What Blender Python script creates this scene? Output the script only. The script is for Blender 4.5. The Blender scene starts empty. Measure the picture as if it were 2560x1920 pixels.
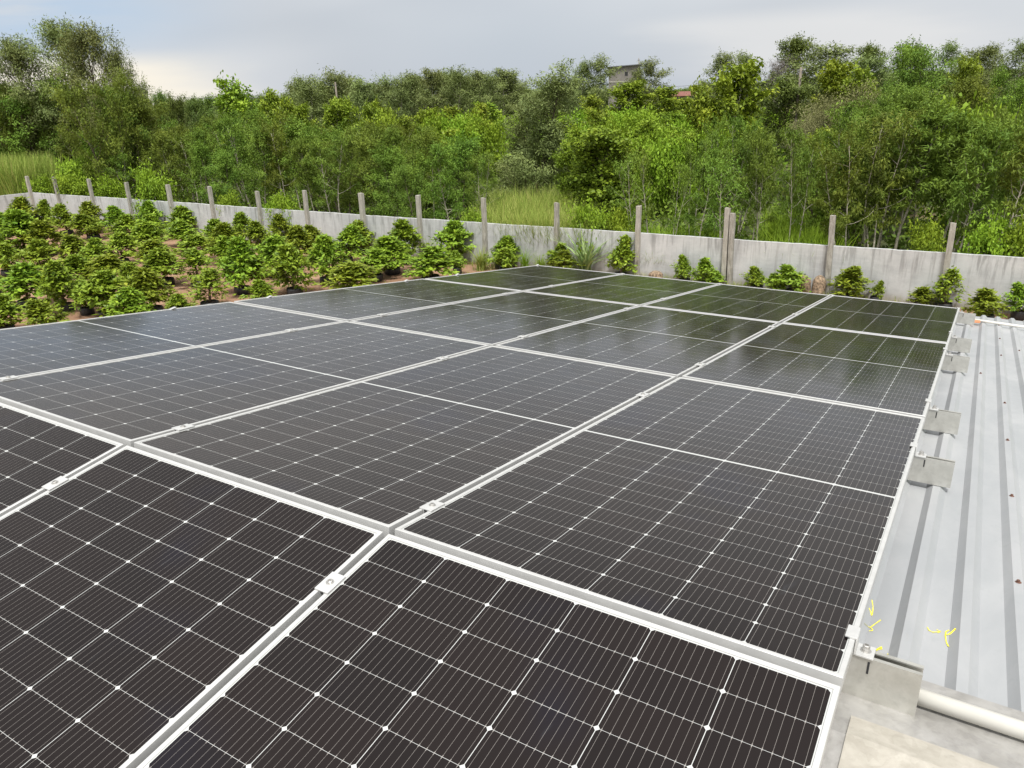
import bpy, bmesh, math, random
import numpy as np
from mathutils import Vector, Matrix
R = math.radians
SC = bpy.context.scene
COL = SC.collection
rng = np.random.default_rng(11)
random.seed(5)

# ------------------------------------------------------------------ camera
F = 1919.6
CAM = np.array([.085, -1.342, 1.094])
RX, RZ, RL = R(69.11), R(31.94), R(-1.57)
M3 = Matrix.Rotation(RZ, 3, 'Z') @ Matrix.Rotation(RX, 3, 'X') @ Matrix.Rotation(RL, 3, 'Z')
cd = bpy.data.cameras.new('camera')
cd.sensor_width = 36; cd.lens = F/2560*36; cd.clip_start = .05; cd.clip_end = 2000
co = bpy.data.objects.new('camera', cd); COL.objects.link(co)
co.matrix_world = Matrix.Translation(CAM) @ M3.to_4x4()
SC.camera = co
RM = np.array(M3)

def ray(x, y):
    d = RM @ np.array([(x-1280)/F, -(y-960)/F, -1.])
    return d/np.hypot(d[0], d[1])
def onz(x, y, z):
    d = ray(x, y); return CAM + d*(z-CAM[2])/d[2]
def atdist(x, y, s):
    return CAM + ray(x, y)*s
def project(P):
    q = (np.asarray(P, float)-CAM) @ RM
    return 1280+F*q[0]/-q[2], 960-F*q[1]/-q[2]

# ------------------------------------------------------------------ world, sun, exposure
SUN_EL, SUN_AZ = R(66), R(145)      # azimuth clockwise from +Y: sun behind and right of the camera
SC.view_settings.view_transform = 'Standard'
SC.view_settings.look = 'None'
SC.view_settings.exposure = 0.55
SC.view_settings.gamma = 1
SC.cycles.use_denoising = True
SC.cycles.max_bounces = 8
SC.cycles.transparent_max_bounces = 8
W = bpy.data.worlds.new('World'); SC.world = W; W.use_nodes = True

class NT:
    """tiny node helper"""
    def __init__(s, tree): s.t = tree; s.n = tree.nodes; s.l = tree.links
    def node(s, typ, **kw):
        nd = s.n.new(typ)
        for k, v in kw.items():
            if k.startswith('i_'):
                key = k[2:]
                nd.inputs[int(key) if key.isdigit() else key.replace('_', ' ')].default_value = v
            else: setattr(nd, k, v)
        return nd
    def put(s, sock, v):
        if isinstance(v, (int, float)): sock.default_value = v
        elif isinstance(v, (tuple, list)): sock.default_value = (*v, 1)[:len(sock.default_value)] if len(v) == 3 and len(sock.default_value) == 4 else v
        else: s.l.new(v, sock)
    def math(s, op, a, b=0., c=0., clamp=False):
        nd = s.n.new('ShaderNodeMath'); nd.operation = op; nd.use_clamp = clamp
        for i, v in enumerate((a, b, c)): s.put(nd.inputs[i], v)
        return nd.outputs[0]
    def ss(s, x, a, b):
        nd = s.n.new('ShaderNodeMapRange'); nd.interpolation_type = 'SMOOTHSTEP'
        s.put(nd.inputs[0], x); nd.inputs[1].default_value = a; nd.inputs[2].default_value = b
        return nd.outputs[0]
    def mix(s, f, a, b, blend='MIX'):
        nd = s.n.new('ShaderNodeMix'); nd.data_type = 'RGBA'; nd.blend_type = blend
        s.put(nd.inputs[0], f); s.put(nd.inputs[6], a); s.put(nd.inputs[7], b)
        return nd.outputs[2]
    def noise(s, vec=None, scale=5., detail=4., rough=.55, dist=0.):
        nd = s.n.new('ShaderNodeTexNoise'); nd.inputs['Scale'].default_value = scale
        nd.inputs['Detail'].default_value = detail; nd.inputs['Roughness'].default_value = rough; nd.inputs['Distortion'].default_value = dist
        if vec is not None: s.l.new(vec, nd.inputs['Vector'])
        return nd.outputs[0]
    def mapping(s, vec, scale=(1, 1, 1), loc=(0, 0, 0), rot=(0, 0, 0)):
        nd = s.n.new('ShaderNodeMapping'); s.l.new(vec, nd.inputs[0])
        nd.inputs[1].default_value = loc; nd.inputs[2].default_value = rot; nd.inputs[3].default_value = scale
        return nd.outputs[0]
    def sep(s, vec):
        nd = s.n.new('ShaderNodeSeparateXYZ'); s.l.new(vec, nd.inputs[0]); return nd.outputs
    def bump(s, h, strength=.3, dist=.02):
        nd = s.n.new('ShaderNodeBump'); nd.inputs['Strength'].default_value = strength; nd.inputs['Distance'].default_value = dist
        s.l.new(h, nd.inputs['Height']); return nd.outputs[0]

def build_world():
    n = NT(W.node_tree); n.n.clear()
    sky = n.node('ShaderNodeTexSky', sky_type='NISHITA', sun_disc=False, sun_elevation=SUN_EL, sun_rotation=SUN_AZ,
                 air_density=1.0, dust_density=3.0, ozone_density=1.0)
    tc = n.node('ShaderNodeTexCoord')
    d = tc.outputs['Generated']
    x, y, z = n.sep(d)[0:3]
    f = n.math('ADD', n.math('MULTIPLY', x, -.529), n.math('MULTIPLY', y, .849))
    r = n.math('ADD', n.math('MULTIPLY', x, .849), n.math('MULTIPLY', y, .529))
    nz = n.noise(n.mapping(d, (1.3, 1.3, 4.)), 1.1, 3., .45, .3)
    nz2 = n.noise(n.mapping(d, (1.5, 1.5, 9.), (3, 1, 2)), 2.2, 5., .5, .2)
    # storm cloud: flat blue-grey, paler in patches
    col = n.mix(n.ss(nz, .36, .66), (.385, .412, .45), (.495, .512, .535))
    # open bluish gap high on the left
    wb = n.math('MULTIPLY', n.ss(r, -.24, -.5), n.ss(z, .02, .09))
    wb = n.math('MULTIPLY', n.math('MULTIPLY', wb, n.ss(nz2, .2, .5)), n.ss(z, .19, .125))
    col = n.mix(wb, col, (.335, .43, .55))
    # darker rain shaft in the middle
    wd = n.math('MULTIPLY', n.ss(n.math('ABSOLUTE', n.math('ADD', r, -.02)), .34, .0), n.ss(z, .17, .03))
    col = n.mix(n.math('MULTIPLY', wd, .8), col, (.37, .41, .46))
    # heavier neutral cloud higher up
    col = n.mix(n.math('MULTIPLY', n.ss(z, .12, .22), .9), col, (.53, .52, .50))
    col = n.mix(n.ss(z, .30, .52), col, (.40, .395, .39))
    # pale cream band along the horizon, left and right
    rr = n.math('ADD', r, n.math('MULTIPLY', n.math('SUBTRACT', nz2, .5), .25))
    zl = n.math('ADD', z, n.math('MULTIPLY', n.math('SUBTRACT', nz, .5), .035))
    wl = n.math('MULTIPLY', n.ss(rr, -.26, -.42), n.ss(zl, .058, .036))
    col = n.mix(wl, col, (.70, .655, .57))
    wr = n.math('MULTIPLY', n.math('MULTIPLY', n.ss(rr, .14, .26), n.ss(rr, .52, .40)), n.math('MULTIPLY', n.ss(zl, .085, .062), n.ss(zl, .0, .03)))
    col = n.mix(n.math('MULTIPLY', wr, .45), col, (.64, .625, .605))
    # thin bright overcast behind the camera, moderately bright overhead
    back = n.math('ADD', 1., n.math('ADD', n.math('MULTIPLY', n.ss(f, .3, -.8), .55), n.math('MULTIPLY', n.ss(z, .45, .95), .75)))
    col = n.mix(n.math('MULTIPLY', n.math('MAXIMUM', n.ss(f, .35, -.5), n.ss(z, .35, .8)), .85), col, (.55, .548, .54))
    vm = n.n.new('ShaderNodeVectorMath'); vm.operation = 'SCALE'
    n.l.new(col, vm.inputs[0]); n.l.new(n.math('MULTIPLY', back, 10.), vm.inputs['Scale'])
    out = n.mix(.94, sky.outputs[0], vm.outputs[0])
    bg = n.node('ShaderNodeBackground'); bg.inputs[1].default_value = .1
    n.l.new(out, bg.inputs[0])
    wo = n.node('ShaderNodeOutputWorld'); n.l.new(bg.outputs[0], wo.inputs[0])
build_world()
sl = bpy.data.lights.new('sun', 'SUN'); sl.energy = 3.3; sl.angle = R(11); sl.color = (1, .98, .94)
so = bpy.data.objects.new('sun', sl); COL.objects.link(so)
sd = Vector((math.sin(SUN_AZ)*math.cos(SUN_EL), math.cos(SUN_AZ)*math.cos(SUN_EL), math.sin(SUN_EL)))
so.rotation_euler = (-sd).to_track_quat('-Z', 'Y').to_euler()

# ------------------------------------------------------------------ materials
def newmat(name):
    m = bpy.data.materials.new(name); m.use_nodes = True
    n = NT(m.node_tree); b = n.n['Principled BSDF']
    return m, n, b
def objco(n): return n.node('ShaderNodeTexCoord').outputs['Object']

def mat_plain(name, col, rough=.6, metal=0., var=.15, scale=8., bump=0., spec=.5):
    m, n, b = newmat(name); o = objco(n)
    nz = n.noise(o, scale, 5., .6)
    c2 = tuple(min(1, c*(1+var)) for c in col); c1 = tuple(c*(1-var) for c in col)
    n.l.new(n.mix(n.ss(nz, .3, .7), c1, c2), b.inputs['Base Color'])
    b.inputs['Roughness'].default_value = rough; b.inputs['Metallic'].default_value = metal
    b.inputs['Specular IOR Level'].default_value = spec
    if bump: n.l.new(n.bump(nz, bump, .01), b.inputs['Normal'])
    return m

PW, PL = 1.134, 2.278           # module size
def mat_cells():
    m, n, b = newmat('solar_cells'); o = objco(n)
    x, y, z = n.sep(o)[0:3]
    PX, PY, MID = .1845, .0932, .006
    a = n.math('DIVIDE', n.math('ADD', x, 3*PX), PX)
    fa = n.math('MULTIPLY', n.math('SUBTRACT', n.math('FRACT', a), .5), PX)
    ay = n.math('SUBTRACT', n.math('ABSOLUTE', y), MID)
    bb = n.math('DIVIDE', ay, PY)
    fb = n.math('MULTIPLY', n.math('SUBTRACT', n.math('FRACT', bb), .5), PY)
    afa, afb = n.math('ABSOLUTE', fa), n.math('ABSOLUTE', fb)
    inx = n.math('LESS_THAN', afa, .0915)
    iny = n.math('LESS_THAN', afb, .04622)
    cham = n.math('LESS_THAN', n.math('ADD', afa, afb), .0915+.04622-.0058)
    ok = n.math('MULTIPLY', n.math('MULTIPLY', inx, iny), cham)
    ok = n.math('MULTIPLY', ok, n.math('LESS_THAN', n.math('ABSOLUTE', x), 3*PX))
    ok = n.math('MULTIPLY', ok, n.math('MULTIPLY', n.math('GREATER_THAN', ay, 0.), n.math('LESS_THAN', ay, 12*PY)))
    # busbars along the long side, with solder pads at the cell edges
    u = n.math('ABSOLUTE', n.math('SUBTRACT', n.math('FRACT', n.math('DIVIDE', n.math('ADD', fa, .0915), .0183)), .5))
    wid = n.math('ADD', .0155, n.math('MULTIPLY', n.math('GREATER_THAN', afb, .0425), .035))
    bus = n.math('MULTIPLY', n.math('LESS_THAN', u, wid), ok)
    # cell colour: almost black, a little different from cell to cell, bluer in some
    cid = n.node('ShaderNodeCombineXYZ')
    n.l.new(n.math('FLOOR', a), cid.inputs[0]); n.l.new(n.math('ADD', n.math('FLOOR', bb), n.math('MULTIPLY', n.math('GREATER_THAN', y, 0.), 40.)), cid.inputs[1])
    oi = n.node('ShaderNodeObjectInfo'); n.l.new(oi.outputs['Random'], cid.inputs[2])
    wn = n.node('ShaderNodeTexWhiteNoise', noise_dimensions='3D'); n.l.new(cid.outputs[0], wn.inputs[0])
    c = n.mix(wn.outputs[0], (.0040, .0026, .0030), (.0068, .0042, .0042))
    big = n.noise(o, 1.7, 3., .5)
    c = n.mix(n.ss(big, .52, .72), c, (.0045, .0042, .0095))
    c = n.mix(n.math('MULTIPLY', bus, .42), c, (.46, .43, .40))
    c = n.mix(ok, (.44, .45, .44), c)
    # dust film and a few wiped smears
    wc = n.node('ShaderNodeTexCoord'); sm = n.noise(n.mapping(o, (5, 1.6, 1), rot=(0, 0, .6)), 2.3, 3., .6, .8)
    n.l.new(n.mix(n.math('MULTIPLY', n.ss(sm, .68, .84), .05), c, (.35, .42, .5)), b.inputs['Base Color'])
    du = n.noise(o, 3.1, 5., .6)
    n.l.new(n.math('ADD', .075, n.math('MULTIPLY', n.ss(du, .3, .75), .085)), b.inputs['Roughness'])
    b.inputs['IOR'].default_value = 1.335
    b.inputs['Specular Tint'].default_value = (1, .925, .885, 1)
    b.inputs['Sheen Weight'].default_value = .03; b.inputs['Sheen Roughness'].default_value = .45; b.inputs['Sheen Tint'].default_value = (1, .95, .88, 1)
    return m

def mat_galv(name, c1, c2, metal=.55, rough=.42):
    m, n, b = newmat(name); o = objco(n)
    v = n.node('ShaderNodeTexVoronoi'); v.inputs['Scale'].default_value = 55; n.l.new(n.mapping(o, (1, 1, 1)), v.inputs[0])
    nz = n.noise(o, 14., 6., .65, .4); nz2 = n.noise(o, 45., 4., .6)
    c = n.mix(n.ss(nz, .3, .7), c1, c2)
    c = n.mix(n.math('MULTIPLY', n.ss(nz2, .5, .7), .28), c, tuple(k*.72 for k in c1))
    sp = n.node('ShaderNodeSeparateColor'); n.l.new(v.outputs['Color'], sp.inputs[0])
    c = n.mix(n.math('MULTIPLY', sp.outputs[0], .09), c, (.72, .70, .62))
    n.l.new(c, b.inputs['Base Color']); b.inputs['Metallic'].default_value = metal
    n.l.new(n.math('ADD', rough-.1, n.math('MULTIPLY', nz, .25)), b.inputs['Roughness'])
    return m

def mat_roof():
    m, n, b = newmat('roof_sheet'); o = objco(n)
    nz = n.noise(n.mapping(o, (1.2, .5, 1)), 3., 6., .6, .5)
    sp = n.noise(n.mapping(o, (1, .55, 1), (4, 2, 0)), 26., 5., .65, .6)
    sc = n.noise(n.mapping(o, (9, 1.2, 1), (1, 0, 0)), 9., 4., .6, 1.2)
    c = n.mix(n.ss(nz, .3, .7), (.355, .368, .38), (.43, .437, .445))
    c = n.mix(n.math('MULTIPLY', n.ss(sp, .56, .74), .32), c, (.32, .335, .34))
    c = n.mix(n.math('MULTIPLY', n.ss(sc, .66, .8), .28), c, (.35, .325, .30))
    n.l.new(c, b.inputs['Base Color']); b.inputs['Metallic'].default_value = .35
    n.l.new(n.math('ADD', .34, n.math('MULTIPLY', sp, .2)), b.inputs['Roughness'])
    n.l.new(n.bump(nz, .12, .01), b.inputs['Normal'])
    return m

def mat_wall():
    m, n, b = newmat('wall_concrete'); tc = n.node('ShaderNodeTexCoord'); o = tc.outputs['Object']
    x, y, z = n.sep(o)[0:3]
    st = n.noise(n.mapping(o, (2.6, 2.6, .22)), 2.6, 7., .68, .25)
    st2 = n.noise(n.mapping(o, (6., 6., .18), (5, 5, 0)), 2.2, 5., .6, .1)
    pt = n.noise(o, 1.3, 6., .65, .3); fine = n.noise(o, 30., 4., .7)
    pl = n.noise(n.mapping(o, (.4, .4, 3.)), 3., 5., .6, .6)
    c = n.mix(n.ss(pt, .3, .7), (.375, .384, .384), (.50, .508, .504))
    c = n.mix(n.math('MULTIPLY', n.ss(pl, .45, .7), .35), c, (.53, .535, .525))
    top = n.ss(z, .3, 1.55)
    c = n.mix(n.math('MULTIPLY', n.math('MULTIPLY', n.ss(st, .49, .64), top), .6), c, (.15, .15, .142))
    c = n.mix(n.math('MULTIPLY', n.ss(st2, .56, .72), .4), c, (.22, .21, .195))
    lowz = n.math('ADD', z, n.math('MULTIPLY', n.math('SUBTRACT', pt, .5), .5))
    c = n.mix(n.math('MULTIPLY', n.ss(lowz, .36, .0), .6), c, (.25, .205, .15))
    c = n.mix(n.math('MULTIPLY', n.ss(fine, .5, .75), .18), c, (.25, .25, .24))
    n.l.new(c, b.inputs['Base Color']); b.inputs['Roughness'].default_value = .9
    n.l.new(n.bump(fine, .25, .01), b.inputs['Normal'])
    return m

def mat_post():
    m, n, b = newmat('post_concrete'); o = objco(n)
    oi = n.node('ShaderNodeObjectInfo')
    st = n.noise(n.mapping(o, (6, 6, 1.2)), 2.5, 6., .65, .3); fine = n.noise(o, 22., 5., .7)
    c = n.mix(n.ss(st, .35, .68), (.15, .145, .125), (.36, .35, .315))
    c = n.mix(n.math('MULTIPLY', n.ss(fine, .45, .7), .4), c, (.13, .125, .105))
    c = n.mix(n.math('MULTIPLY', oi.outputs['Random'], .45), c, (.46, .43, .37))
    n.l.new(c, b.inputs['Base Color']); b.inputs['Roughness'].default_value = .92
    n.l.new(n.bump(fine, .4, .02), b.inputs['Normal'])
    return m

def mat_ground():
    m, n, b = newmat('soil'); o = n.node('ShaderNodeTexCoord').outputs['Object']
    x, y, z = n.sep(o)[0:3]
    a = n.noise(o, .35, 6., .65, .3); f = n.noise(o, 3.2, 7., .7); g = n.noise(o, 14., 5., .75)
    soil = n.mix(n.ss(a, .32, .68), (.235, .125, .070), (.33, .20, .125))
    soil = n.mix(n.math('MULTIPLY', n.ss(f, .5, .72), .5), soil, (.40, .30, .215))
    soil = n.mix(n.math('MULTIPLY', n.ss(g, .55, .72), .6), soil, (.10, .065, .04))
    wild = n.mix(n.ss(f, .35, .65), (.045, .06, .02), (.10, .115, .035))
    wild = n.mix(n.ss(a, .55, .75), wild, (.20, .15, .085))
    wall_y = n.math('ADD', 23.65, n.math('MULTIPLY', x, .031))
    c = n.mix(n.ss(n.math('SUBTRACT', y, wall_y), -.05, .35), soil, wild)
    n.l.new(c, b.inputs['Base Color']); b.inputs['Roughness'].default_value = .95
    n.l.new(n.bump(g, .8, .05), b.inputs['Normal'])
    return m

def mat_leaf(name, dark, light, trans=.3, rough=.5, spec=.3, hue=.3, tip=None):
    m, n, b = newmat(name)
    at = n.node('ShaderNodeAttribute'); at.attribute_name = 'tint'
    oi = n.node('ShaderNodeObjectInfo')
    t = at.outputs['Fac']
    c = n.mix(t, dark, light)
    if tip: c = n.mix(n.ss(t, .8, 1.), c, tip)
    hs = n.node('ShaderNodeHueSaturation')
    n.l.new(c, hs.inputs['Color'])
    n.l.new(n.math('ADD', .5-hue*.02, n.math('MULTIPLY', oi.outputs['Random'], hue*.085)), hs.inputs['Hue'])
    n.l.new(n.math('ADD', 1-hue*.4, n.math('MULTIPLY', oi.outputs['Random'], hue*.8)), hs.inputs['Value'])
    c = hs.outputs[0]
    n.l.new(c, b.inputs['Base Color']); b.inputs['Roughness'].default_value = rough+.1; b.inputs['Specular IOR Level'].default_value = spec*.6
    trans *= .75; tr = n.node('ShaderNodeBsdfTranslucent'); n.l.new(n.mix(.25, c, (.25, .3, .03)), tr.inputs[0])
    mx = n.node('ShaderNodeMixShader'); mx.inputs[0].default_value = trans
    n.l.new(b.outputs[0], mx.inputs[1]); n.l.new(tr.outputs[0], mx.inputs[2])
    n.l.new(mx.outputs[0], n.n['Material Output'].inputs[0])
    return m

MT = dict(
    cells=mat_cells(),
    frame=mat_plain('anodised_frame', (.53, .53, .52), .38, .35, .05, 20),
    clamp=mat_plain('clamp_aluminium', (.58, .58, .57), .35, .45, .06, 30),
    steel=mat_plain('bolt_steel', (.50, .49, .47), .32, .8, .15, 60),
    back=mat_plain('back_sheet', (.6, .6, .6), .6),
    galv=mat_galv('galvanised', (.44, .435, .40), (.56, .555, .52), .72, .38),
    cap=mat_galv('ridge_flashing', (.28, .27, .255), (.39, .38, .365), .4, .45),
    apron=mat_galv('apron_flashing', (.27, .25, .21), (.37, .345, .30), .0, .55),
    roof=mat_roof(), wall=mat_wall(), post=mat_post(), ground=mat_ground(),
    pvc=mat_plain('pvc', (.68, .665, .61), .35, 0, .05, 6),
    rust=mat_plain('screw_rust', (.13, .065, .045), .7, .2, .4, 80),
    yellow=mat_plain('marker_paint', (.80, .72, .03), .6, 0, .12, 60),
    brick=mat_plain('clay', (.46, .20, .10), .85, 0, .25, 20, .3),
    pot=mat_plain('black_poly_bag', (.022, .024, .027), .45, 0, .35, 9, .6),
    potsoil=mat_plain('potting_soil', (.06, .04, .028), .95, 0, .4, 20, .5),
    bark=mat_plain('pale_bark', (.38, .345, .275), .85, 0, .35, 5, .4),
    bark2=mat_plain('dark_bark', (.12, .095, .07), .9, 0, .3, 5, .4),
    stem=mat_plain('shrub_stem', (.12, .085, .055), .9, 0, .3, 9),
    rebar=mat_plain('rebar', (.13, .07, .045), .8, .3, .3, 30),
    coir=mat_plain('coir', (.20, .145, .095), .95, 0, .65, 16, 1.),
    block=mat_plain('grey_block', (.175, .16, .145), .9, 0, .2, 1.2, .3),
    dark=mat_plain('dark_opening', (.02, .02, .022), .8),
    redroof=mat_plain('red_tin', (.17, .062, .045), .7, 0, .2, 2),
    pole=mat_plain('pole_wood', (.17, .145, .115), .9, 0, .2, 3),
    wire=mat_plain('wire', (.09, .09, .095), .6),
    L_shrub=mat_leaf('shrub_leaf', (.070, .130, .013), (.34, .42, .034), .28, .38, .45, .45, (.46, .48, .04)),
    L_acacia=mat_leaf('acacia_leaf', (.056, .098, .012), (.24, .30, .040), .3, .5, .3, .55),
    L_euca=mat_leaf('eucalypt_leaf', (.085, .112, .034), (.27, .305, .098), .25, .5, .35, .45),
    L_broad=mat_leaf('broad_leaf', (.10, .16, .014), (.34, .40, .032), .32, .45, .4, .4, (.45, .45, .035)),
    L_dark=mat_leaf('dark_leaf', (.045, .078, .014), (.175, .225, .04), .2, .45, .4, .4),
    L_vine=mat_leaf('vine_leaf', (.060, .105, .010), (.26, .33, .025), .3, .45, .35, .3, (.38, .43, .03)),
    L_dry=mat_leaf('dry_leaf', (.13, .13, .055), (.26, .25, .12), .2, .7, .1, .2),
    L_twig=mat_leaf('dry_twig', (.11, .09, .085), (.19, .165, .155), .05, .8, .05, .1),
    L_reed=mat_leaf('reed_leaf', (.17, .25, .04), (.38, .45, .10), .35, .6, .2, .1, (.50, .46, .17)),
    L_lush=mat_leaf('lush_leaf', (.12, .20, .014), (.31, .42, .032), .35, .5, .3, .3),
    L_cane=mat_leaf('cane_leaf', (.16, .25, .08), (.34, .43, .18), .3, .4, .4, .1),
)

# ------------------------------------------------------------------ object helpers
def tag(o, label=None, cat=None, group=None, kind=None):
    if label: o['label'] = label
    if cat: o['category'] = cat
    if group: o['group'] = group
    if kind: o['kind'] = kind
    return o
def empty(name, loc=(0, 0, 0), rot=(0, 0, 0), label=None, cat=None, group=None):
    o = bpy.data.objects.new(name, None); COL.objects.link(o)
    o.empty_display_size = .1
    o.location = loc; o.rotation_euler = rot
    return tag(o, label, cat, group)
def mesh_np(name, verts, faces, mats, tint=None, smooth=False, fmat=None):
    """verts (n,3), faces (m,k) array or list of lists"""
    me = bpy.data.meshes.new(name)
    v = np.asarray(verts, np.float32)
    if isinstance(faces, np.ndarray):
        k = faces.shape[1]; m = faces.shape[0]
        me.vertices.add(len(v)); me.vertices.foreach_set('co', v.ravel())
        me.loops.add(m*k); me.loops.foreach_set('vertex_index', faces.astype(np.int32).ravel())
        me.polygons.add(m); me.polygons.foreach_set('loop_start', np.arange(0, m*k, k, dtype=np.int32))
        me.update(calc_edges=True)
    else:
        me.from_pydata([tuple(map(float, p)) for p in v], [], [list(map(int, f)) for f in faces]); me.update()
    for mt in (mats if isinstance(mats, (list, tuple)) else [mats]): me.materials.append(mt)
    if tint is not None:
        a = me.attributes.new('tint', 'FLOAT', 'FACE'); a.data.foreach_set('value', np.asarray(tint, np.float32))
    if smooth: me.polygons.foreach_set('use_smooth', np.ones(len(me.polygons), bool))
    if fmat is not None: me.polygons.foreach_set('material_index', np.asarray(fmat, np.int32))
    return me
def link(name, me, parent=None, loc=None, rot=None):
    o = bpy.data.objects.new(name, me); COL.objects.link(o)
    if parent: o.parent = parent
    if loc is not None: o.location = loc
    if rot is not None: o.rotation_euler = rot
    return o
class MB:
    """collects simple shapes into one mesh"""
    def __init__(s): s.v = []; s.f = []
    def add(s, v, f):
        k = len(s.v); s.v += [tuple(p) for p in v]; s.f += [[i+k for i in q] for q in f]; return s
    def box(s, x0, x1, y0, y1, z0, z1):
        return s.add([(x0, y0, z0), (x1, y0, z0), (x1, y1, z0), (x0, y1, z0), (x0, y0, z1), (x1, y0, z1), (x1, y1, z1), (x0, y1, z1)],
                     [(0, 3, 2, 1), (4, 5, 6, 7), (0, 1, 5, 4), (1, 2, 6, 5), (2, 3, 7, 6), (3, 0, 4, 7)])
    def tube(s, pts, rad, sides=8, caps=True):
        pts = [Vector(p) for p in pts]; n = len(pts)
        rad = rad if isinstance(rad, (list, tuple)) else [rad]*n
        V = []; Fc = []; prev = None
        for i, p in enumerate(pts):
            t = (pts[min(i+1, n-1)]-pts[max(i-1, 0)]).normalized()
            a = t.cross(Vector((0, 0, 1))) if prev is None else prev - t*prev.dot(t)
            if a.length < 1e-4: a = t.cross(Vector((1, 0, 0)))
            a.normalize(); prev = a; b = t.cross(a)
            for k in range(sides):
                w = 2*math.pi*k/sides
                V.append(p + (a*math.cos(w)+b*math.sin(w))*rad[i])
        for i in range(n-1):
            for k in range(sides):
                q = (k+1) % sides
                Fc.append((i*sides+k, i*sides+q, (i+1)*sides+q, (i+1)*sides+k))
        if caps: Fc.append(tuple(range(sides-1, -1, -1))); Fc.append(tuple((n-1)*sides+k for k in range(sides)))
        return s.add(V, Fc)
    def lathe(s, prof, sides=16, c=(0, 0, 0), squash=None):
        V = []; Fc = []; n = len(prof)
        for r, z in prof:
            for k in range(sides):
                w = 2*math.pi*k/sides; q = 1 if squash is None else squash[k]
                V.append((c[0]+r*q*math.cos(w), c[1]+r*q*math.sin(w), c[2]+z))
        for i in range(n-1):
            for k in range(sides):
                q = (k+1) % sides
                Fc.append((i*sides+k, i*sides+q, (i+1)*sides+q, (i+1)*sides+k))
        Fc.append(tuple(range(sides-1, -1, -1))); Fc.append(tuple((n-1)*sides+k for k in range(sides)))
        return s.add(V, Fc)
    def mesh(s, name, mat, smooth=False, bevel=0.):
        me = mesh_np(name, s.v, s.f, mat, smooth=smooth)
        if bevel:
            bm = bmesh.new(); bm.from_mesh(me)
            bmesh.ops.bevel(bm, geom=[e for e in bm.edges if e.is_manifold and e.calc_face_angle(0) > .6], offset=bevel, segments=2, affect='EDGES', profile=.6)
            bm.to_mesh(me); bm.free(); me.update()
        return me
def copy_tree(o, parent=None):
    c = o.copy(); COL.objects.link(c)
    if parent: c.parent = parent
    for ch in list(o.children): copy_tree(ch, c)
    return c
ORD = ['first', 'second', 'third', 'fourth', 'fifth', 'sixth', 'seventh', 'eighth', 'ninth', 'tenth', 'eleventh', 'twelfth', 'thirteenth', 'fourteenth',
       'fifteenth', 'sixteenth', 'seventeenth', 'eighteenth', 'nineteenth', 'twentieth']

# ------------------------------------------------------------------ terrain
ZG = CAM[2]-6.2
def sstep(a, b, x):
    t = np.clip((np.asarray(x, float)-a)/(b-a), 0, 1); return t*t*(3-2*t)
def wall_y(x): return 23.65+.031*np.asarray(x, float)
def height(x, y):
    x = np.asarray(x, float); y = np.asarray(y, float)
    h = 3.5*sstep(34, 54, y)*sstep(-62, -30, x)
    h = h + 1.6*sstep(48, 80, y)*sstep(-30, 10, x) + 1.2*sstep(28, 46, y)*sstep(-8, 14, x)
    h = h + .25*np.sin(x*.31+1)*np.sin(y*.27)*sstep(28, 40, y)
    return ZG + h
def wall_dist(px):
    d = ray(px, 500); return (23.65+.031*CAM[0]-CAM[1])/(d[1]-.031*d[0])
def groundz(x, y): return float(height(x, y))
def build_ground():
    xs = np.concatenate([[-900, -500, -260, -180, -130], np.arange(-100, 70, 2.), [75, 100, 150, 260, 500, 900]])
    ys = np.concatenate([[-400, -150, -60, -20], np.arange(-6, 110, 2.), [115, 130, 160, 220, 350, 600, 1200]])
    X, Y = np.meshgrid(xs, ys); V = np.stack([X, Y, height(X, Y)], -1).reshape(-1, 3)
    nx, ny = len(xs), len(ys)
    i, j = np.meshgrid(np.arange(nx-1), np.arange(ny-1)); k = (j*nx+i).ravel()
    Fc = np.stack([k, k+1, k+1+nx, k+nx], 1)
    tag(link('ground', mesh_np('ground', V, Fc, MT['ground'], smooth=True)), 'reddish brown bare soil with rough green ground beyond the wall', 'ground', kind='structure')
build_ground()

# ------------------------------------------------------------------ building with its metal roof
T = R(7.78); DROOF = .16
ct, st_ = math.cos(T), math.sin(T)
def far(x, v, d=0.):            # point on the far slope plane, d below the panel surface
    return (x, v*ct-d*st_, -v*st_-d*ct)
def near(x, v, d=0.):
    return (x, -v*ct+d*st_, -v*st_-d*ct)
XL, XR = -4.66, 7.2
EAVE = 7.80
bld = empty('building', (0, 0, ZG), label='workshop building whose ribbed grey metal roof carries the solar panels', cat='building')
def child(name, me, parent=bld):
    o = link(name, me, parent); o.matrix_parent_inverse = Matrix.Translation((0, 0, -ZG)); return o
def rib_profile(x0, x1):
    """cross-section of the trapezoidal sheet along x: list of (x, lift)"""
    P = [(x0, 0)]; k = math.ceil((x0-.051)/.1245)
    while .051+k*.1245+.07 < x1:
        a = .051+k*.1245
        P += [(a, 0), (a+.021, .021), (a+.045, .021), (a+.067, 0)]; k += 1
    P.append((x1, 0)); return P
prof = rib_profile(XL, XR)
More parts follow.
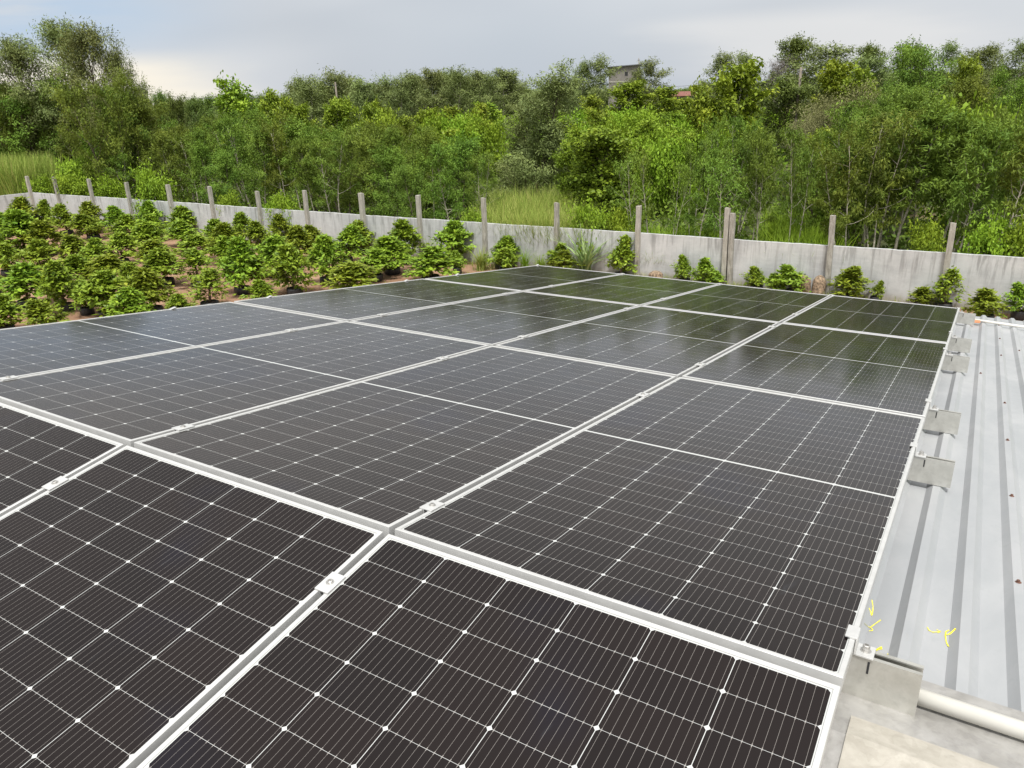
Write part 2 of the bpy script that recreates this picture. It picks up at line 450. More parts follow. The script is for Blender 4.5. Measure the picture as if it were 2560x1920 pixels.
def roof_mesh():
    V = []; Fc = []
    for side in (far, near):
        for v in (.02, EAVE):
            for dd in (0, .004):
                V += [side(x, v, DROOF-h+dd) for x, h in prof]
    n = len(prof)
    for s in range(2):
        b = s*4*n
        for i in range(n-1):
            q = (b+i, b+i+1, b+2*n+i+1, b+2*n+i); w = (b+n+i, b+3*n+i, b+3*n+i+1, b+n+i+1)
            e = (b+2*n+i, b+2*n+i+1, b+3*n+i+1, b+3*n+i)
            Fc += [q, w, e] if s == 0 else [q[::-1], w[::-1], e[::-1]]
    return mesh_np('roof', V, Fc, MT['roof'])
child('roof', roof_mesh())
def walls():
    m = MB(); ez = far(0, EAVE-.35, DROOF+.02)[2]; yo = far(0, EAVE-.35)[1]
    rz = -DROOF-.03
    for x in (XL+.25, XR-.25):
        s = .12
        V = [(x-s, -yo, ZG), (x-s, yo, ZG), (x-s, yo, ez), (x-s, 0, rz), (x-s, -yo, ez)]
        V += [(a+2*s, b, c) for a, b, c in V]
        m.add(V, [(0, 4, 3, 2, 1), (5, 6, 7, 8, 9), (0, 1, 6, 5), (1, 2, 7, 6), (2, 3, 8, 7), (3, 4, 9, 8), (4, 0, 5, 9)])
    for y in (-yo, yo-.2): m.box(XL+.375, XR-.375, y, y+.2, ZG, ez-.01)
    return m.mesh('wall', MT['block'])
child('wall', walls())
def sheet(pts_a, pts_b, thick=.003, name='x', mat=None):
    """folded sheet between two polylines"""
    V = list(pts_a)+list(pts_b); n = len(pts_a); Fc = [(i, i+1, n+i+1, n+i) for i in range(n-1)]
    me = mesh_np(name, V, Fc, mat); return me
# folded ridge cap over both slopes, then the pale apron strip on the near slope
cap_l = [far(XL, .338, DROOF-.0225), far(XL, .14, DROOF-.026), far(XL, .02, DROOF-.029), near(XL, .01, DROOF-.029), near(XL, .12, DROOF-.0265)]
cap_r = [(XR, p[1], p[2]) for p in cap_l]
child('ridge_cap', sheet(cap_l, cap_r, name='ridge_cap', mat=MT['cap']))
ap_l = [far(.012, .092, DROOF-.0335), far(.012, .02, DROOF-.0345), near(.012, .01, DROOF-.0345), near(.012, .14, DROOF-.0325), near(.012, .9, DROOF-.028)]; ap_r = [(XR, p[1], p[2]) for p in ap_l]
child('apron_flashing', sheet(ap_l, ap_r, name='apron_flashing', mat=MT['apron']))
def screws():
    m = MB(); m.lathe([(.0085, 0), (.0085, .0015), (.0048, .002), (.0048, .007), (.004, .008)], 10)
    return m.mesh('screw', MT['rust'], smooth=False)
scr = screws()
def add_screw(k, v):
    x = .051+k*.1245+.033
    o = child('screw', scr); o.location = far(x, v, DROOF-.021); o.rotation_euler = (-T, 0, random.random())
for k, v in [(1, 4.374), (2, 7.06), (2, 6.15), (2, 5.246), (2, 3.54), (2, 2.70), (2, 1.85), (2, 1.04), (3, 5.6), (3, 3.9), (4, 6.1), (4, 4.4), (4, 2.9)]: add_screw(k, v)
# yellow marker strokes on the sheet, traced as thin paint ribbons
def paint():
    P0 = np.array([2060, 1420.])
    strokes = [([(392, 292), (405, 330), (402, 372), (396, 398)], 5), ([(368, 362), (384, 376), (394, 398)], 5), ([(394, 398), (404, 378)], 4),
               ([(470, 434), (430, 462), (385, 495)], 6), ([(330, 490), (360, 490), (385, 497), (402, 512), (400, 522), (372, 526)], 6),
               ([(434, 688), (450, 670), (474, 664)], 7), ([(454, 668), (478, 656), (478, 676), (440, 682)], 5),
               ([(856, 494), (870, 520), (900, 536), (968, 530)], 6), ([(934, 514), (968, 530), (942, 540)], 5),
               ([(1034, 660), (1015, 620), (1005, 560), (1012, 530), (1038, 518)], 6), ([(1004, 560), (1040, 552), (1084, 540)], 7), ([(1074, 528), (1084, 548)], 5),
               ([(526, 714), (530, 720)], 5)]
    nrm = np.array([0, st_, ct])
    def hit(px):
        r = ray(*px); s = (-DROOF - CAM@nrm)/(r@nrm); return CAM+r*s
    for gi, grp in enumerate(((0, 1, 2), (3, 4), (5, 6), (7, 8), (9, 10, 11), (12,))):
      V = []; Fc = []
      for pts, w in [strokes[j] for j in grp]:
        q = [hit(P0+np.array(p)*.3014) for p in pts]
        # densify
        D = []
        for a, b in zip(q[:-1], q[1:]): D += [a+(b-a)*t for t in (0, .25, .5, .75)]
        D.append(q[-1])
        k0 = len(V)
        for i, p in enumerate(D):
            t = D[min(i+1, len(D)-1)]-D[max(i-1, 0)]; s = np.cross(nrm, t); s = s/np.linalg.norm(s)*w*.00022*(.7+.6*random.random())
            # lift onto ribs where the stroke crosses one
            fx = (p[0]-.051) % .1245
            lift = .021*max(0, min(1, min(fx/.021, (.067-fx)/.022))) + .0015
            V.append(p-s+nrm*lift); V.append(p+s+nrm*lift)
        for i in range(len(D)-1): Fc.append((k0+2*i, k0+2*i+1, k0+2*i+3, k0+2*i+2))
      child('paint_mark', mesh_np('paint_mark', V, Fc, MT['yellow']))
paint()

# ------------------------------------------------------------------ solar panels
def panel_meshes():
    f = MB(); w, l = PW/2, PL/2; lip = .0115; H = .035
    # mitred frame: top lip, outer web, small inner step
    def ring(o, z): return [(-w+o, -l+o, z), (w-o, -l+o, z), (w-o, l-o, z), (-w+o, l-o, z)]
    rings = [ring(.028, -H), ring(0, -H), ring(0, -.0012), ring(.0012, 0), ring(lip-.001, 0), ring(lip, -.001), ring(lip, -.0045)]
    V = sum(rings, []); Fc = []
    for i in range(len(rings)-1):
        for k in range(4):
            q = (k+1) % 4; Fc.append((i*4+k, i*4+q, i*4+4+q, i*4+4+k))
    f.add(V, Fc)
    fm = f.mesh('frame', MT['frame'])
    g = MB(); o = lip-.004
    g.box(-w+o, w-o, -l+o, l-o, -.008, -.0032)
    gm = g.mesh('cell_glass', MT['cells'])
    return fm, gm
FM, GM = panel_meshes()
LP = 2.315
panels = {}
colname = ['rightmost column', 'second column from the right', 'third column from the right', 'leftmost column']
rowname = ['row beyond the ridge', 'middle row of the far slope', 'row nearest the concrete wall']
def panel(loc, rot, label):
    r = empty('solar_panel', loc, rot, label, 'solar panel', 'solar panels on the roof')
    link('frame', FM, r); link('cell_glass', GM, r); return r
for c in range(4):
    xc = -c*1.154-.010-PW/2
    for k in range(3):
        vc = .012+k*LP+PL/2
        dz = random.uniform(-.0015, .0015)
        panel(far(xc, vc, dz), (-T, 0, 0), f'dark solar panel in the {rowname[k]}, {colname[c]}')
    if c < 3:
        panel(near(xc, .014+PL/2), (T, 0, 0), f'black solar panel on the near slope below the ridge, {colname[c]}')

# rails (galvanised channels) under the panels, ends sticking out on the right
RAILS = [.198, 1.805, 2.65, 4.33, 5.18, 6.90]
def rail_mesh(x0, x1):
    m = MB(); h = .101; wd = .041; t = .0035; top = -.036; b = top-h
    m.box(x0, x1, -wd/2, -wd/2+t, b, top); m.box(x0, x1, wd/2-t, wd/2, b, top)
    m.box(x0, x1, -wd/2+t, wd/2-t, b, b+t)
    m.box(x0, x1, -wd/2+t, -wd/2+t+.008, top-t, top-.0003); m.box(x0, x1, wd/2-t-.008, wd/2-t, top-t, top-.0003)
    return m.mesh('channel', MT['galv'])
def slot_mesh():
    m = MB(); m.box(.024, .0285, -.0216, -.0207, -.072, -.044); return m.mesh('slot', MT['dark'])
RM_ = rail_mesh(-4.66, .128); SM_ = slot_mesh()
rail_pos = ['nearest the ridge', 'second from the ridge', 'third from the ridge', 'fourth from the ridge', 'second from the far eave', 'nearest the far eave']
for k, v in enumerate(RAILS):
    r = empty('mounting_rail', far(random.uniform(-.006, .006), v, 0), (-T, 0, 0), f'galvanised steel channel jutting out from under the panels, {rail_pos[k]}', 'rail', 'mounting rails under the solar panels')
    link('channel', RM_, r); link('slot', SM_, r)
rn = empty('mounting_rail', near(-.02, .40, 0), (T, 0, 0), 'galvanised steel channel hidden under the near slope panels', 'rail', 'mounting rails under the solar panels')
link('channel', rail_mesh(-3.5, .0), rn)

# clamps
def mid_clamp():
    m = MB(); m.box(-.022, .022, -.033, .033, .0005, .0045); m.box(-.0085, -.006, -.033, .033, -.03, .0005); m.box(.006, .0085, -.033, .033, -.03, .0005)
    body = m.mesh('body', MT['clamp'], bevel=.0012)
    b = MB(); b.lathe([(.0105, .0045), (.0105, .0056), (.0072, .006), (.0072, .0095), (.0060, .0102), (.0036, .0102), (.0033, .0068)], 14)
    return body, b.mesh('bolt', MT['steel'])
def end_clamp():
    m = MB()
    m.box(-.0215, .0035, -.026, .026, .0008, .0048); m.box(.0005, .0042, -.026, .026, -.0345, .0008); m.box(.0042, .040, -.026, .026, -.0355, -.0315)
    body = m.mesh('body', MT['clamp'], bevel=.001)
    b = MB(); b.lathe([(.0115, -.0315), (.0115, -.030), (.0078, -.0296), (.0078, -.018), (.0065, -.017), (.004, -.017), (.0038, -.021)], 14, (.022, 0, 0))
    return body, b.mesh('bolt', MT['steel'])
MC, EC = mid_clamp(), end_clamp()
gapname = ['first column gap from right', 'second column gap from right', 'third column gap from right']
nearr = ['nearest the ridge', 'second from the ridge', 'third from the ridge', 'fourth from the ridge', 'fifth from the ridge', 'sixth from the ridge']
def clamp(kind, loc, rot, label, group):
    r = empty('mid_clamp' if kind is MC else 'end_clamp', loc, rot, label, 'clamp', group)
    link('body', kind[0], r); link('bolt', kind[1], r)
for g in range(3):
    for k, v in enumerate(RAILS):
        clamp(MC, far(-(g+1)*1.154, v+random.uniform(-.02, .02)), (-T, 0, 0), f'aluminium clamp with bolt in the {gapname[g]}, {nearr[k]}', 'clamps between the panel columns')
    if g < 2:
        clamp(MC, near(-(g+1)*1.154, .23 if g == 0 else .265), (T, 0, 0), f'white clamp with round bolt on the near slope, {gapname[g]}', 'clamps between the panel columns')
for k, v in enumerate(RAILS):
    clamp(EC, far(-.0095, v), (-T, 0, 0), f'aluminium end clamp on the right edge of the panels, {nearr[k]}', 'end clamps on the right edge')
    clamp(EC, far(-4.6065, v), (-T, 0, math.pi), f'aluminium end clamp on the left edge of the panels, {nearr[k]}', 'end clamps on the left edge')
clamp(EC, near(-.0095, .40), (T, 0, 0), 'aluminium end clamp on the right edge of the near slope panel', 'end clamps on the right edge')

# pipes, tile
p = MB(); p.tube([far(.122, .225, DROOF-.0465), far(3, .225, DROOF-.0465), far(7.1, .225, DROOF-.0465)], .0185, 16)
tag(link('pipe', p.mesh('pipe', MT['pvc'], smooth=True)), 'cream plastic pipe lying along the ridge beside the nearest bracket', 'pipe')
p = MB(); p.tube([far(-.3, 7.32, DROOF-.034), far(.52, 7.05, DROOF-.034), far(3., 6.25, DROOF-.034)], .013, 12)
tag(link('pipe', p.mesh('pipe', MT['pvc'], smooth=True)), 'thin white plastic pipe lying across the roof ribs near the far eave', 'pipe')
def tile():
    m = MB(); m.add([(-.065, -.035, 0), (.05, -.045, 0), (.066, .02, 0), (-.05, .05, 0), (-.055, -.028, .024), (.044, -.038, .026), (.058, .014, .024), (-.045, .042, .022)],
                    [(3, 2, 1, 0), (4, 5, 6, 7), (0, 1, 5, 4), (1, 2, 6, 5), (2, 3, 7, 6), (3, 0, 4, 7)])
    return m.mesh('brick_piece', MT['brick'], bevel=.004)
tag(link('brick_piece', tile(), loc=far(.122, 7.09, DROOF-.0215), rot=(-T, 0, .15)), 'broken orange brick piece lying on the roof ribs near the far eave', 'brick')

# ------------------------------------------------------------------ boundary wall and its posts
HW = 1.56
top_px = [(84, 475), (152, 479), (236, 483.5), (328, 489), (431, 496.5), (534, 504), (651.5, 514), (770, 521), (910.5, 530), (1052, 540), (1215, 551.5), (1396, 561.6),
          (1600, 574.7), (1828, 589), (2085, 602), (2378, 620)]
PX = [float((CAM+ray(x, y)*wall_dist(x))[0]) for x, y in top_px]
def wall_mesh(length, th=.11):
    """wall along +x from the origin, a slightly uneven top edge"""
    xs = np.arange(0, length+.01, .25); r = np.random.default_rng(3)
    zt = HW + np.cumsum(r.normal(0, .004, len(xs)))*.6 + r.normal(0, .004, len(xs)); zt -= zt.mean()-HW
    V = []; Fc = []
    for y in (-th/2, th/2):
        V += [(x, y, -.3) for x in xs]; V += [(x, y, z) for x, z in zip(xs, zt)]
    n = len(xs)
    for i in range(n-1):
        Fc += [(i, i+1, n+i+1, n+i), (2*n+i+1, 2*n+i, 3*n+i, 3*n+i+1), (n+i, n+i+1, 3*n+i+1, 3*n+i)]
    Fc += [(0, n, 3*n, 2*n), (n-1, 3*n-1, 4*n-1, 2*n-1)]
    return mesh_np('boundary_wall', V, Fc, MT['wall'])
wx0 = PX[0]
wa = math.atan(.031)
tag(link('boundary_wall', wall_mesh(14-wx0), loc=(wx0, float(wall_y(wx0)), ZG), rot=(0, 0, wa)), 'long grey rendered wall with dark rain streaks behind the potted shrubs', 'wall')
tag(link('boundary_wall', wall_mesh(26), loc=(wx0-.06, float(wall_y(wx0))-.09, ZG), rot=(0, 0, -math.pi/2-.10)), 'short return of grey wall running off the left edge from the corner post', 'wall')
def post_mesh(h, s=.145, seed=0, rebar=3):
    r = random.Random(seed); m = MB(); n = 7; V = []; Fc = []
    for i in range(n+1):
        z = -.3+(h+.3)*i/n; q = s/2*(1+r.uniform(-.05, .05)); dx, dy = r.uniform(-.006, .006), r.uniform(-.006, .006)
        V += [(dx-q, dy-q, z), (dx+q, dy-q, z), (dx+q, dy+q, z+(r.uniform(-.03, .02) if i == n else 0)), (dx-q, dy+q, z)]
    for i in range(n):
        for k in range(4):
            q = (k+1) % 4; Fc.append((i*4+k, i*4+q, i*4+4+q, i*4+4+k))
    Fc.append((n*4, n*4+1, n*4+2, n*4+3)); m.add(V, Fc)
    body = m.mesh('shaft', MT['post'], bevel=.008)
    b = []
    for k in range(rebar):
        x, y = ((-1, -1), (1, -1), (1, 1), (-1, 1))[k]; x *= s*.3; y *= s*.3
        b.append(MB().tube([(x, y, h-.1), (x+r.uniform(-.01, .01), y, h+r.uniform(.03, .09))], .006, 5).mesh('rebar', MT['rebar']))
    return body, b
topy = [439, 441, 446, 455, 461, 465, 477, 475, 482, 488, 494, 506, 515, 524, 538, 556]     # image height of each post top
lean = [.02, .0, .01, .012, .0, .0, .0, .0, -.004, .0, -.006, .0, -.008, .0, -.035, -.02]
plab = ['corner', 'second', 'third', 'fourth', 'fifth', 'sixth', 'seventh', 'eighth', 'ninth', 'tenth', 'eleventh', 'twelfth', 'thirteenth', 'fourteenth', 'fifteenth', 'sixteenth']
def post(i, x, off, h, ln, label):
    r = empty('fence_post', (x, float(wall_y(x))+off, ZG), (0, ln, random.uniform(-.05, .05)), label, 'post', 'concrete posts along the wall')
    b, rb = post_mesh(h, .15 if i not in (4, 8) else .175, i+1, (3, 0, 0, 2, 4, 0, 1, 0, 3, 0, 0, 2, 4, 3, 2, 3)[i % 16])
    link('shaft', b, r)
    for q in rb: link('rebar', q, r)
for i, x in enumerate(PX):
    dist = math.hypot(x-CAM[0], wall_y(x)-CAM[1])
    zt = atdist(top_px[i][0], topy[i], dist-.1)[2]
    ht = zt-ZG
    lab = 'leaning grey concrete post at the left corner of the wall' if i == 0 else f'weathered concrete post rising above the wall, {plab[i]} from the left'
    if i == 13:
        post(i, x-.10, -.12, ht+.06, -.012, 'paler left post of the pair standing side by side at the wall')
        post(20, x+.115, -.14, ht-.10, -.03, 'darker right post of the pair standing side by side at the wall')
    elif i == 15: post(i, x, -.12, ht, lean[i], 'weathered concrete post rising above the wall, rightmost of all')
    else: post(i, x, -.12, ht, lean[i], lab)

# ------------------------------------------------------------------ foliage generators
def unit(v): return v/np.maximum(np.linalg.norm(v, axis=-1, keepdims=True), 1e-9)
def leaves(pos, out, length, width, droop, up, r, tint, ll=.35):
    """diamond leaves at pos (n,3); out = preferred direction; droop pulls the tip down; up = how much the blade faces the sky"""
    n = len(pos)
    d = unit(out*.9 + r.normal(0, .75, (n, 3)) + np.array([0, 0, -droop]))
    nm = unit(r.normal(0, .55, (n, 3)) + unit(out)*.75 + np.array([0, 0, .35+.5*up]))
    s = unit(np.cross(d, nm)); 
    L = length*(1+r.uniform(-ll, ll, (n, 1))); Wd = width*(1+r.uniform(-ll, ll, (n, 1)))
    nn = np.cross(s, d)
    a = pos; b = pos+d*L*.45+s*Wd*.5+nn*Wd*.12; c = pos+d*L-nn*L*.10; e = pos+d*L*.45-s*Wd*.5+nn*Wd*.12
    V = np.stack([a, b, c, e], 1).reshape(-1, 3)
    return V, np.arange(n*4).reshape(-1, 4), tint
def leaf_mesh(name, chunks, mat):
    V = []; Fc = []; T_ = []; k = 0
    for v, f, t in chunks:
        V.append(v); Fc.append(f+k); T_.append(t); k += len(v)
    return mesh_np(name, np.concatenate(V), np.concatenate(Fc), mat, np.concatenate(T_))
def curve(p0, d0, length, n, r, bend, rise=0.):
    P = [np.array(p0, float)]; d = np.array(d0, float)
    for i in range(n):
        d = unit(d + r.normal(0, bend, 3) + np.array([0, 0, rise])); P.append(P[-1]+d*length/n)
    return P
def tree_meshes(seed, H, Wd, base, limbs, leafn, ll, lw, droop, up, leafmat, barkmat, trunks=1, lean=.05, shape='oval', sprd=.32, trunk_r=.05, rise=.05, sub=3, clus=None):
    """a tree as (trunk mesh, crown mesh): limbs leave the trunk, twigs leave the limbs, leaves cluster along the twigs"""
    r = np.random.default_rng(seed); m = MB(); tips = []; bright = []
    for tk in range(trunks):
        a0 = r.uniform(0, 6.28); off = .0 if trunks == 1 else .18
        tr = curve((math.cos(a0)*off, math.sin(a0)*off, -.15), (math.cos(a0)*lean*(2 if trunks > 1 else 1), math.sin(a0)*lean*(2 if trunks > 1 else 1), 1), H*(1-.06*tk), 10, r, .045, .05)
        m.tube([tuple(p) for p in tr], [trunk_r*(1-.85*i/10) for i in range(11)], 6)
        tr = np.array(tr)
        nl = limbs//trunks
        for i in range(nl):
            f = base+(1-base)*(i+r.uniform(.1, .9))/nl
            f = min(f, .98); k = f*10; i0 = int(k); p = tr[i0]+(tr[min(i0+1, 10)]-tr[i0])*(k-i0)
            q = (f-base)/(1-base)
            prof = {'oval': math.sin(math.pi*min(1, .16+.78*q))**.7, 'cone': (1-q)**.75+.12, 'round': math.sqrt(max(.05, 1-(2*q-.9)**2)), 'top': .25+.9*q*math.sqrt(max(.03, 1.08-q*q)), 'col': .75+.25*math.sin(q*9)-.35*q**3}[shape]
            ln = Wd/2*prof*r.uniform(.65, 1.2)
            az = i*2.4+r.uniform(-.6, .6)
            el = r.uniform(.1, .75)+.5*q
            d = np.array([math.cos(az)*math.cos(el), math.sin(az)*math.cos(el), math.sin(el)])
            lb = curve(p, d, ln, 4, r, .16, rise)
            rr = trunk_r*(1-.8*f)*.5
            m.tube([tuple(x) for x in lb], [max(.006, rr*(1-.18*j)) for j in range(5)], 4, False)
            bl = r.uniform(0, 1)
            for j in range(sub):
                s0 = lb[2+r.integers(0, 3)]; az2 = r.uniform(0, 6.28)
                tw = curve(s0, unit(d+np.array([math.cos(az2), math.sin(az2), r.uniform(-.2, .6)])*.9), Wd*sprd*r.uniform(.4, .9), 3, r, .2, .0)
                tips += tw[1:]; bright += [bl*.55+r.uniform(0, .45)]*3
            tips += lb[2:]; bright += [bl*.55+r.uniform(0, .4)]*3
    tips = np.array(tips); bright = np.array(bright)
    idx = r.integers(0, len(tips), leafn)
    cl = clus if clus else Wd*.07
    pos = tips[idx]+r.normal(0, 1, (leafn, 3))*np.array([cl, cl, cl*.8])
    ctr = np.array([0, 0, H*.6]); out = unit(pos-ctr)
    tint = np.clip(bright[idx]*.62+r.uniform(0, .38, leafn), 0, 1)
    V, Fc, t = leaves(pos, out*.5, ll, lw, droop, up, r, tint)
    cw = 2*float(np.percentile(np.hypot(pos[:, 0]-pos[:, 0].mean(), pos[:, 1]-pos[:, 1].mean()), 88))
    return m.mesh('trunk', barkmat, smooth=True), leaf_mesh('crown', [(V, Fc, t)], leafmat), float(np.percentile(pos[:, 2], 99.3)), cw

def specset(f, n): return [f(i) for i in range(n)]
SPEC = {
    # slender young trees with pale stems and hanging narrow leaves
    'slender': specset(lambda i: tree_meshes(100+i, 6.2, 2.3+.25*(i % 3), .26+.07*(i % 4), 30, 4600, .20, .045, .75, .2, MT['L_acacia'], MT['bark'], 1+(i % 3 == 1)+(i % 3 == 2), .10, ('oval', 'col', 'oval')[i % 3], .27, .052, .12, clus=.10), 7),
    'spindly': specset(lambda i: tree_meshes(140+i, 5.5, 2.2, .4, 18, 1700, .19, .04, .9, .1, MT['L_acacia'], MT['bark'], 1+i % 2, .12, 'oval', .36, .045, .1), 3),
    'eucalypt': specset(lambda i: tree_meshes(200+i, 6.0, 3.0, .16, 30, 5200, .22, .055, .6, .2, MT['L_euca'], MT['bark'], 1, .08, 'oval', .30, .06, .12, clus=.17), 5),
    'tall_gum': specset(lambda i: tree_meshes(240+i, 12., 6.6, .26, 48, 17000, .24, .065, .5, .2, MT['L_euca'], MT['bark2'], 1, .03, 'round', .24, .17, .12, 4, clus=.26), 3),
    'broad': specset(lambda i: tree_meshes(300+i, 4.2, 2.5, .22, 24, 4200, .19, .11, .15, 1.1, MT['L_broad'], MT['bark'], 1, .08, 'oval', .26, .05, .08, clus=.12), 4),
    'round': specset(lambda i: tree_meshes(340+i, 6.0, 5.0, .22, 44, 12500, .17, .085, .2, .9, MT['L_dark'], MT['bark2'], 1, .04, 'round', .22, .11, .05, 4, clus=.18), 3),
    'leafy': specset(lambda i: tree_meshes(370+i, 5.6, 3.8, .18, 40, 12000, .14, .055, .4, .5, MT['L_acacia'], MT['bark2'], 2, .10, 'round', .24, .07, .06, 4, clus=.15), 4),
    'dark': specset(lambda i: tree_meshes(400+i, 8.0, 4.6, .08, 60, 19000, .16, .055, .5, .35, MT['L_euca'], MT['bark2'], 1, .03, 'col', .20, .12, .1, 4, clus=.18), 2),
    'vine': specset(lambda i: tree_meshes(430+i, 5.0, 3.2, .04, 50, 12000, .13, .10, .5, .8, MT['L_vine'], MT['bark2'], 1, .03, 'col', .18, .1, .0, 4, clus=.13), 2),
    'dry': specset(lambda i: tree_meshes(460+i, 5.5, 4.6, .2, 44, 12000, .15, .042, .2, .3, MT['L_dry'], MT['bark'], 2, .15, 'round', .28, .06, .1, 4, clus=.22), 2),
    'bare': specset(lambda i: tree_meshes(480+i, 4.2, 3.0, .25, 36, 3600, .26, .016, -.5, .1, MT['L_twig'], MT['bark'], 1, .08, 'round', .34, .06, .15, 4, clus=.12), 1),
    'bush': specset(lambda i: tree_meshes(500+i, 1.5, 1.9, .05, 26, 4600, .12, .065, .2, .8, MT['L_lush'], MT['bark2'], 2, .25, 'round', .30, .03, .05, 3, clus=.14), 4),
}
ADJ = {'slender': ('slender_tree', 'slender pale-trunked tree'), 'spindly': ('spindly_tree', 'sparse tree with bare stems'),
       'eucalypt': ('eucalypt_tree', 'grey-green upright tree'), 'tall_gum': ('tall_tree', 'tall airy olive tree'), 'broad': ('broadleaf_tree', 'yellow-green broadleaf tree'),
       'round': ('round_tree', 'dark green broad-crowned tree'), 'leafy': ('leafy_tree', 'bushy mid-green tree'), 'dark': ('dense_tree', 'tall dense green tree'),
       'vine': ('vine_covered_tree', 'vine-smothered tree'), 'dry': ('dry_tree', 'dry grey-brown thin-leaved tree'), 'bare': ('bare_tree', 'leafless greyish twiggy tree'), 'bush': ('bush', 'low bright green bush')}
TREES = []          # (kind, x, y, scale xy, scale z, extra label)
def tree_px(kind, px, ytop, s, wpx=None, label=None, var=None):
    """a tree standing s metres away whose top reaches image height ytop; wpx = crown width in the image"""
    s = max(s, wall_dist(px)+.9)
    if kind == 'leafy' and s >= 55 and px > 1500 and rng.random() < .65: kind = 'eucalypt'
    if px < 175 and kind != 'bush': s = max(s, 63.)
    p = atdist(px, ytop, s); z0 = groundz(p[0], p[1])
    H = max(.5, p[2]-z0)
    me = SPEC[kind]; v = rng.integers(0, len(me)) if var is None else var
    sz = H/me[v][2]
    dep = s*math.cos(math.atan2(px-1280, F))
    if wpx is None: sx = sz*rng.uniform(.9, 1.15)
    else:
        sx = max(wpx/F*dep/me[v][3], sz*.5)
    TREES.append((kind, int(v), float(p[0]), float(p[1]), float(z0), float(sx), float(sz), label, px, s))
H_ = tree_px
# far left: the tall airy trees
H_('tall_gum', 118, 52, 56, 150, 'tallest airy olive tree against the sky at upper left', 0); H_('tall_gum', 212, 64, 58, 150, 'tall olive tree with a dome top, right of the tallest one', 1)
H_('tall_gum', 20, 96, 55, 130, 'tall olive tree cut by the left edge of the photo', 2); H_('tall_gum', 275, 128, 57, 95, 'olive tree stepping down on the right of the tall group', 0)
H_('leafy', 130, 190, 50, 150); H_('leafy', 230, 180, 51, 150); H_('leafy', 40, 230, 48, 150); H_('leafy', 300, 215, 52, 90)
H_('eucalypt', 352, 203, 62, 60); H_('leafy', 372, 245, 52, 120); H_('round', 436, 236, 80, 50); H_('round', 480, 245, 85, 50); H_('eucalypt', 535, 240, 85, 40)
H_('round', 395, 230, 85, 40); H_('eucalypt', 320, 240, 70, 60)
H_('broad', 612, 200, 62, 95, 'rounded bright green broadleaf tree standing above the left stand'); H_('broad', 660, 230, 62, 60)
# skyline row of grey-green trees
for px, yt, w in [(748, 196, 60), (772, 192, 55), (806, 196, 60), (857, 175, 55), (880, 190, 50), (915, 196, 60), (945, 208, 50), (968, 190, 45), (992, 190, 45), (1020, 182, 50), (1045, 183, 40), (1070, 172, 45),
                  (1100, 178, 50), (1128, 168, 55), (1160, 176, 50), (1192, 178, 50), (1222, 184, 45), (1250, 172, 50), (1282, 178, 50)]:
    H_('eucalypt', px, yt, 74+rng.uniform(-4, 5), w*1.5); H_('eucalypt', px+rng.uniform(-18, 18), yt+rng.uniform(6, 26), 82+rng.uniform(-3, 5), w*1.4)
for px, yt, w in [(820, 252, 60), (872, 246, 50), (926, 256, 60), (700, 250, 55), (735, 262, 50), (985, 268, 55), (1055, 272, 60), (1190, 262, 60), (1230, 255, 70), (1110, 268, 50)]:
    H_('broad', px, yt, 58+rng.uniform(-3, 3), w)
# centre
H_('dark', 1325, 168, 40, 150, 'big dense olive-green tree in the middle, taller than its neighbours', 0); H_('dark', 1275, 240, 42, 110)
H_('eucalypt', 1440, 153, 64, 55); H_('eucalypt', 1486, 140, 64, 80); H_('eucalypt', 1415, 190, 66, 50); H_('eucalypt', 1625, 148, 66, 85, 'grey-green tree just right of the grey block house'); H_('eucalypt', 1590, 170, 68, 45)
H_('broad', 1558, 204, 54, 90, 'yellow-green broadleaf tree in front of the grey block house'); H_('broad', 1645, 218, 54, 65); H_('broad', 1470, 240, 54, 60); H_('broad', 1705, 245, 55, 50)
H_('broad', 1832, 156, 44, 120, 'tall yellow-green broadleaf tree left of the umbrella-shaped one'); H_('broad', 1790, 215, 43, 90)
H_('eucalypt', 1797, 132, 60, 75); H_('eucalypt', 1888, 130, 62, 75); H_('eucalypt', 1755, 200, 62, 60)
H_('round', 1985, 94, 66, 110, 'dark rounded tree breaking the skyline at upper right'); H_('bare', 1952, 144, 62, 80, 'leafless greyish tree under the dark rounded skyline tree')
H_('leafy', 2050, 114, 60, 140); H_('round', 2170, 112, 66, 75); H_('leafy', 2225, 136, 58, 130); H_('round', 2290, 112, 64, 70)
H_('broad', 2080, 155, 48, 80, 'yellow-green broadleaf tree above the dry grey-brown tree'); H_('broad', 2150, 172, 48, 75)
H_('leafy', 2335, 104, 46, 150, 'tall leafy tree with lit yellow-green top at upper right', 1); H_('eucalypt', 2412, 102, 62, 70); H_('broad', 2440, 140, 50, 55); H_('leafy', 2470, 116, 58, 90); H_('eucalypt', 2500, 108, 64, 55)
H_('leafy', 2545, 96, 56, 90); H_('leafy', 2420, 190, 44, 120); H_('leafy', 2530, 170, 46, 100)
H_('round', 1965, 195, 48, 130, 'low umbrella-shaped olive tree left of the dry grey-brown tree'); H_('dry', 2070, 212, 42, 180, 'dry grey-brown tree with thin foliage on the right slope', 0); H_('dry', 2020, 262, 41, 110)
H_('leafy', 2250, 210, 42, 120); H_('leafy', 2330, 225, 40, 150); H_('spindly', 2195, 215, 44, 50); H_('leafy', 2160, 250, 39, 120)
H_('vine', 1508, 318, 34, 165, 'vine-smothered stump with bright leafy top left of the thirteenth post', 0); H_('vine', 1440, 345, 36, 80); H_('vine', 1565, 358, 35, 70)
H_('bush', 2485, 268, 36, 130, 'bright green bushy crown near the right edge'); H_('slender', 2190, 252, 32, 150); H_('slender', 2290, 266, 31, 140); H_('slender', 2230, 280, 30, 120)
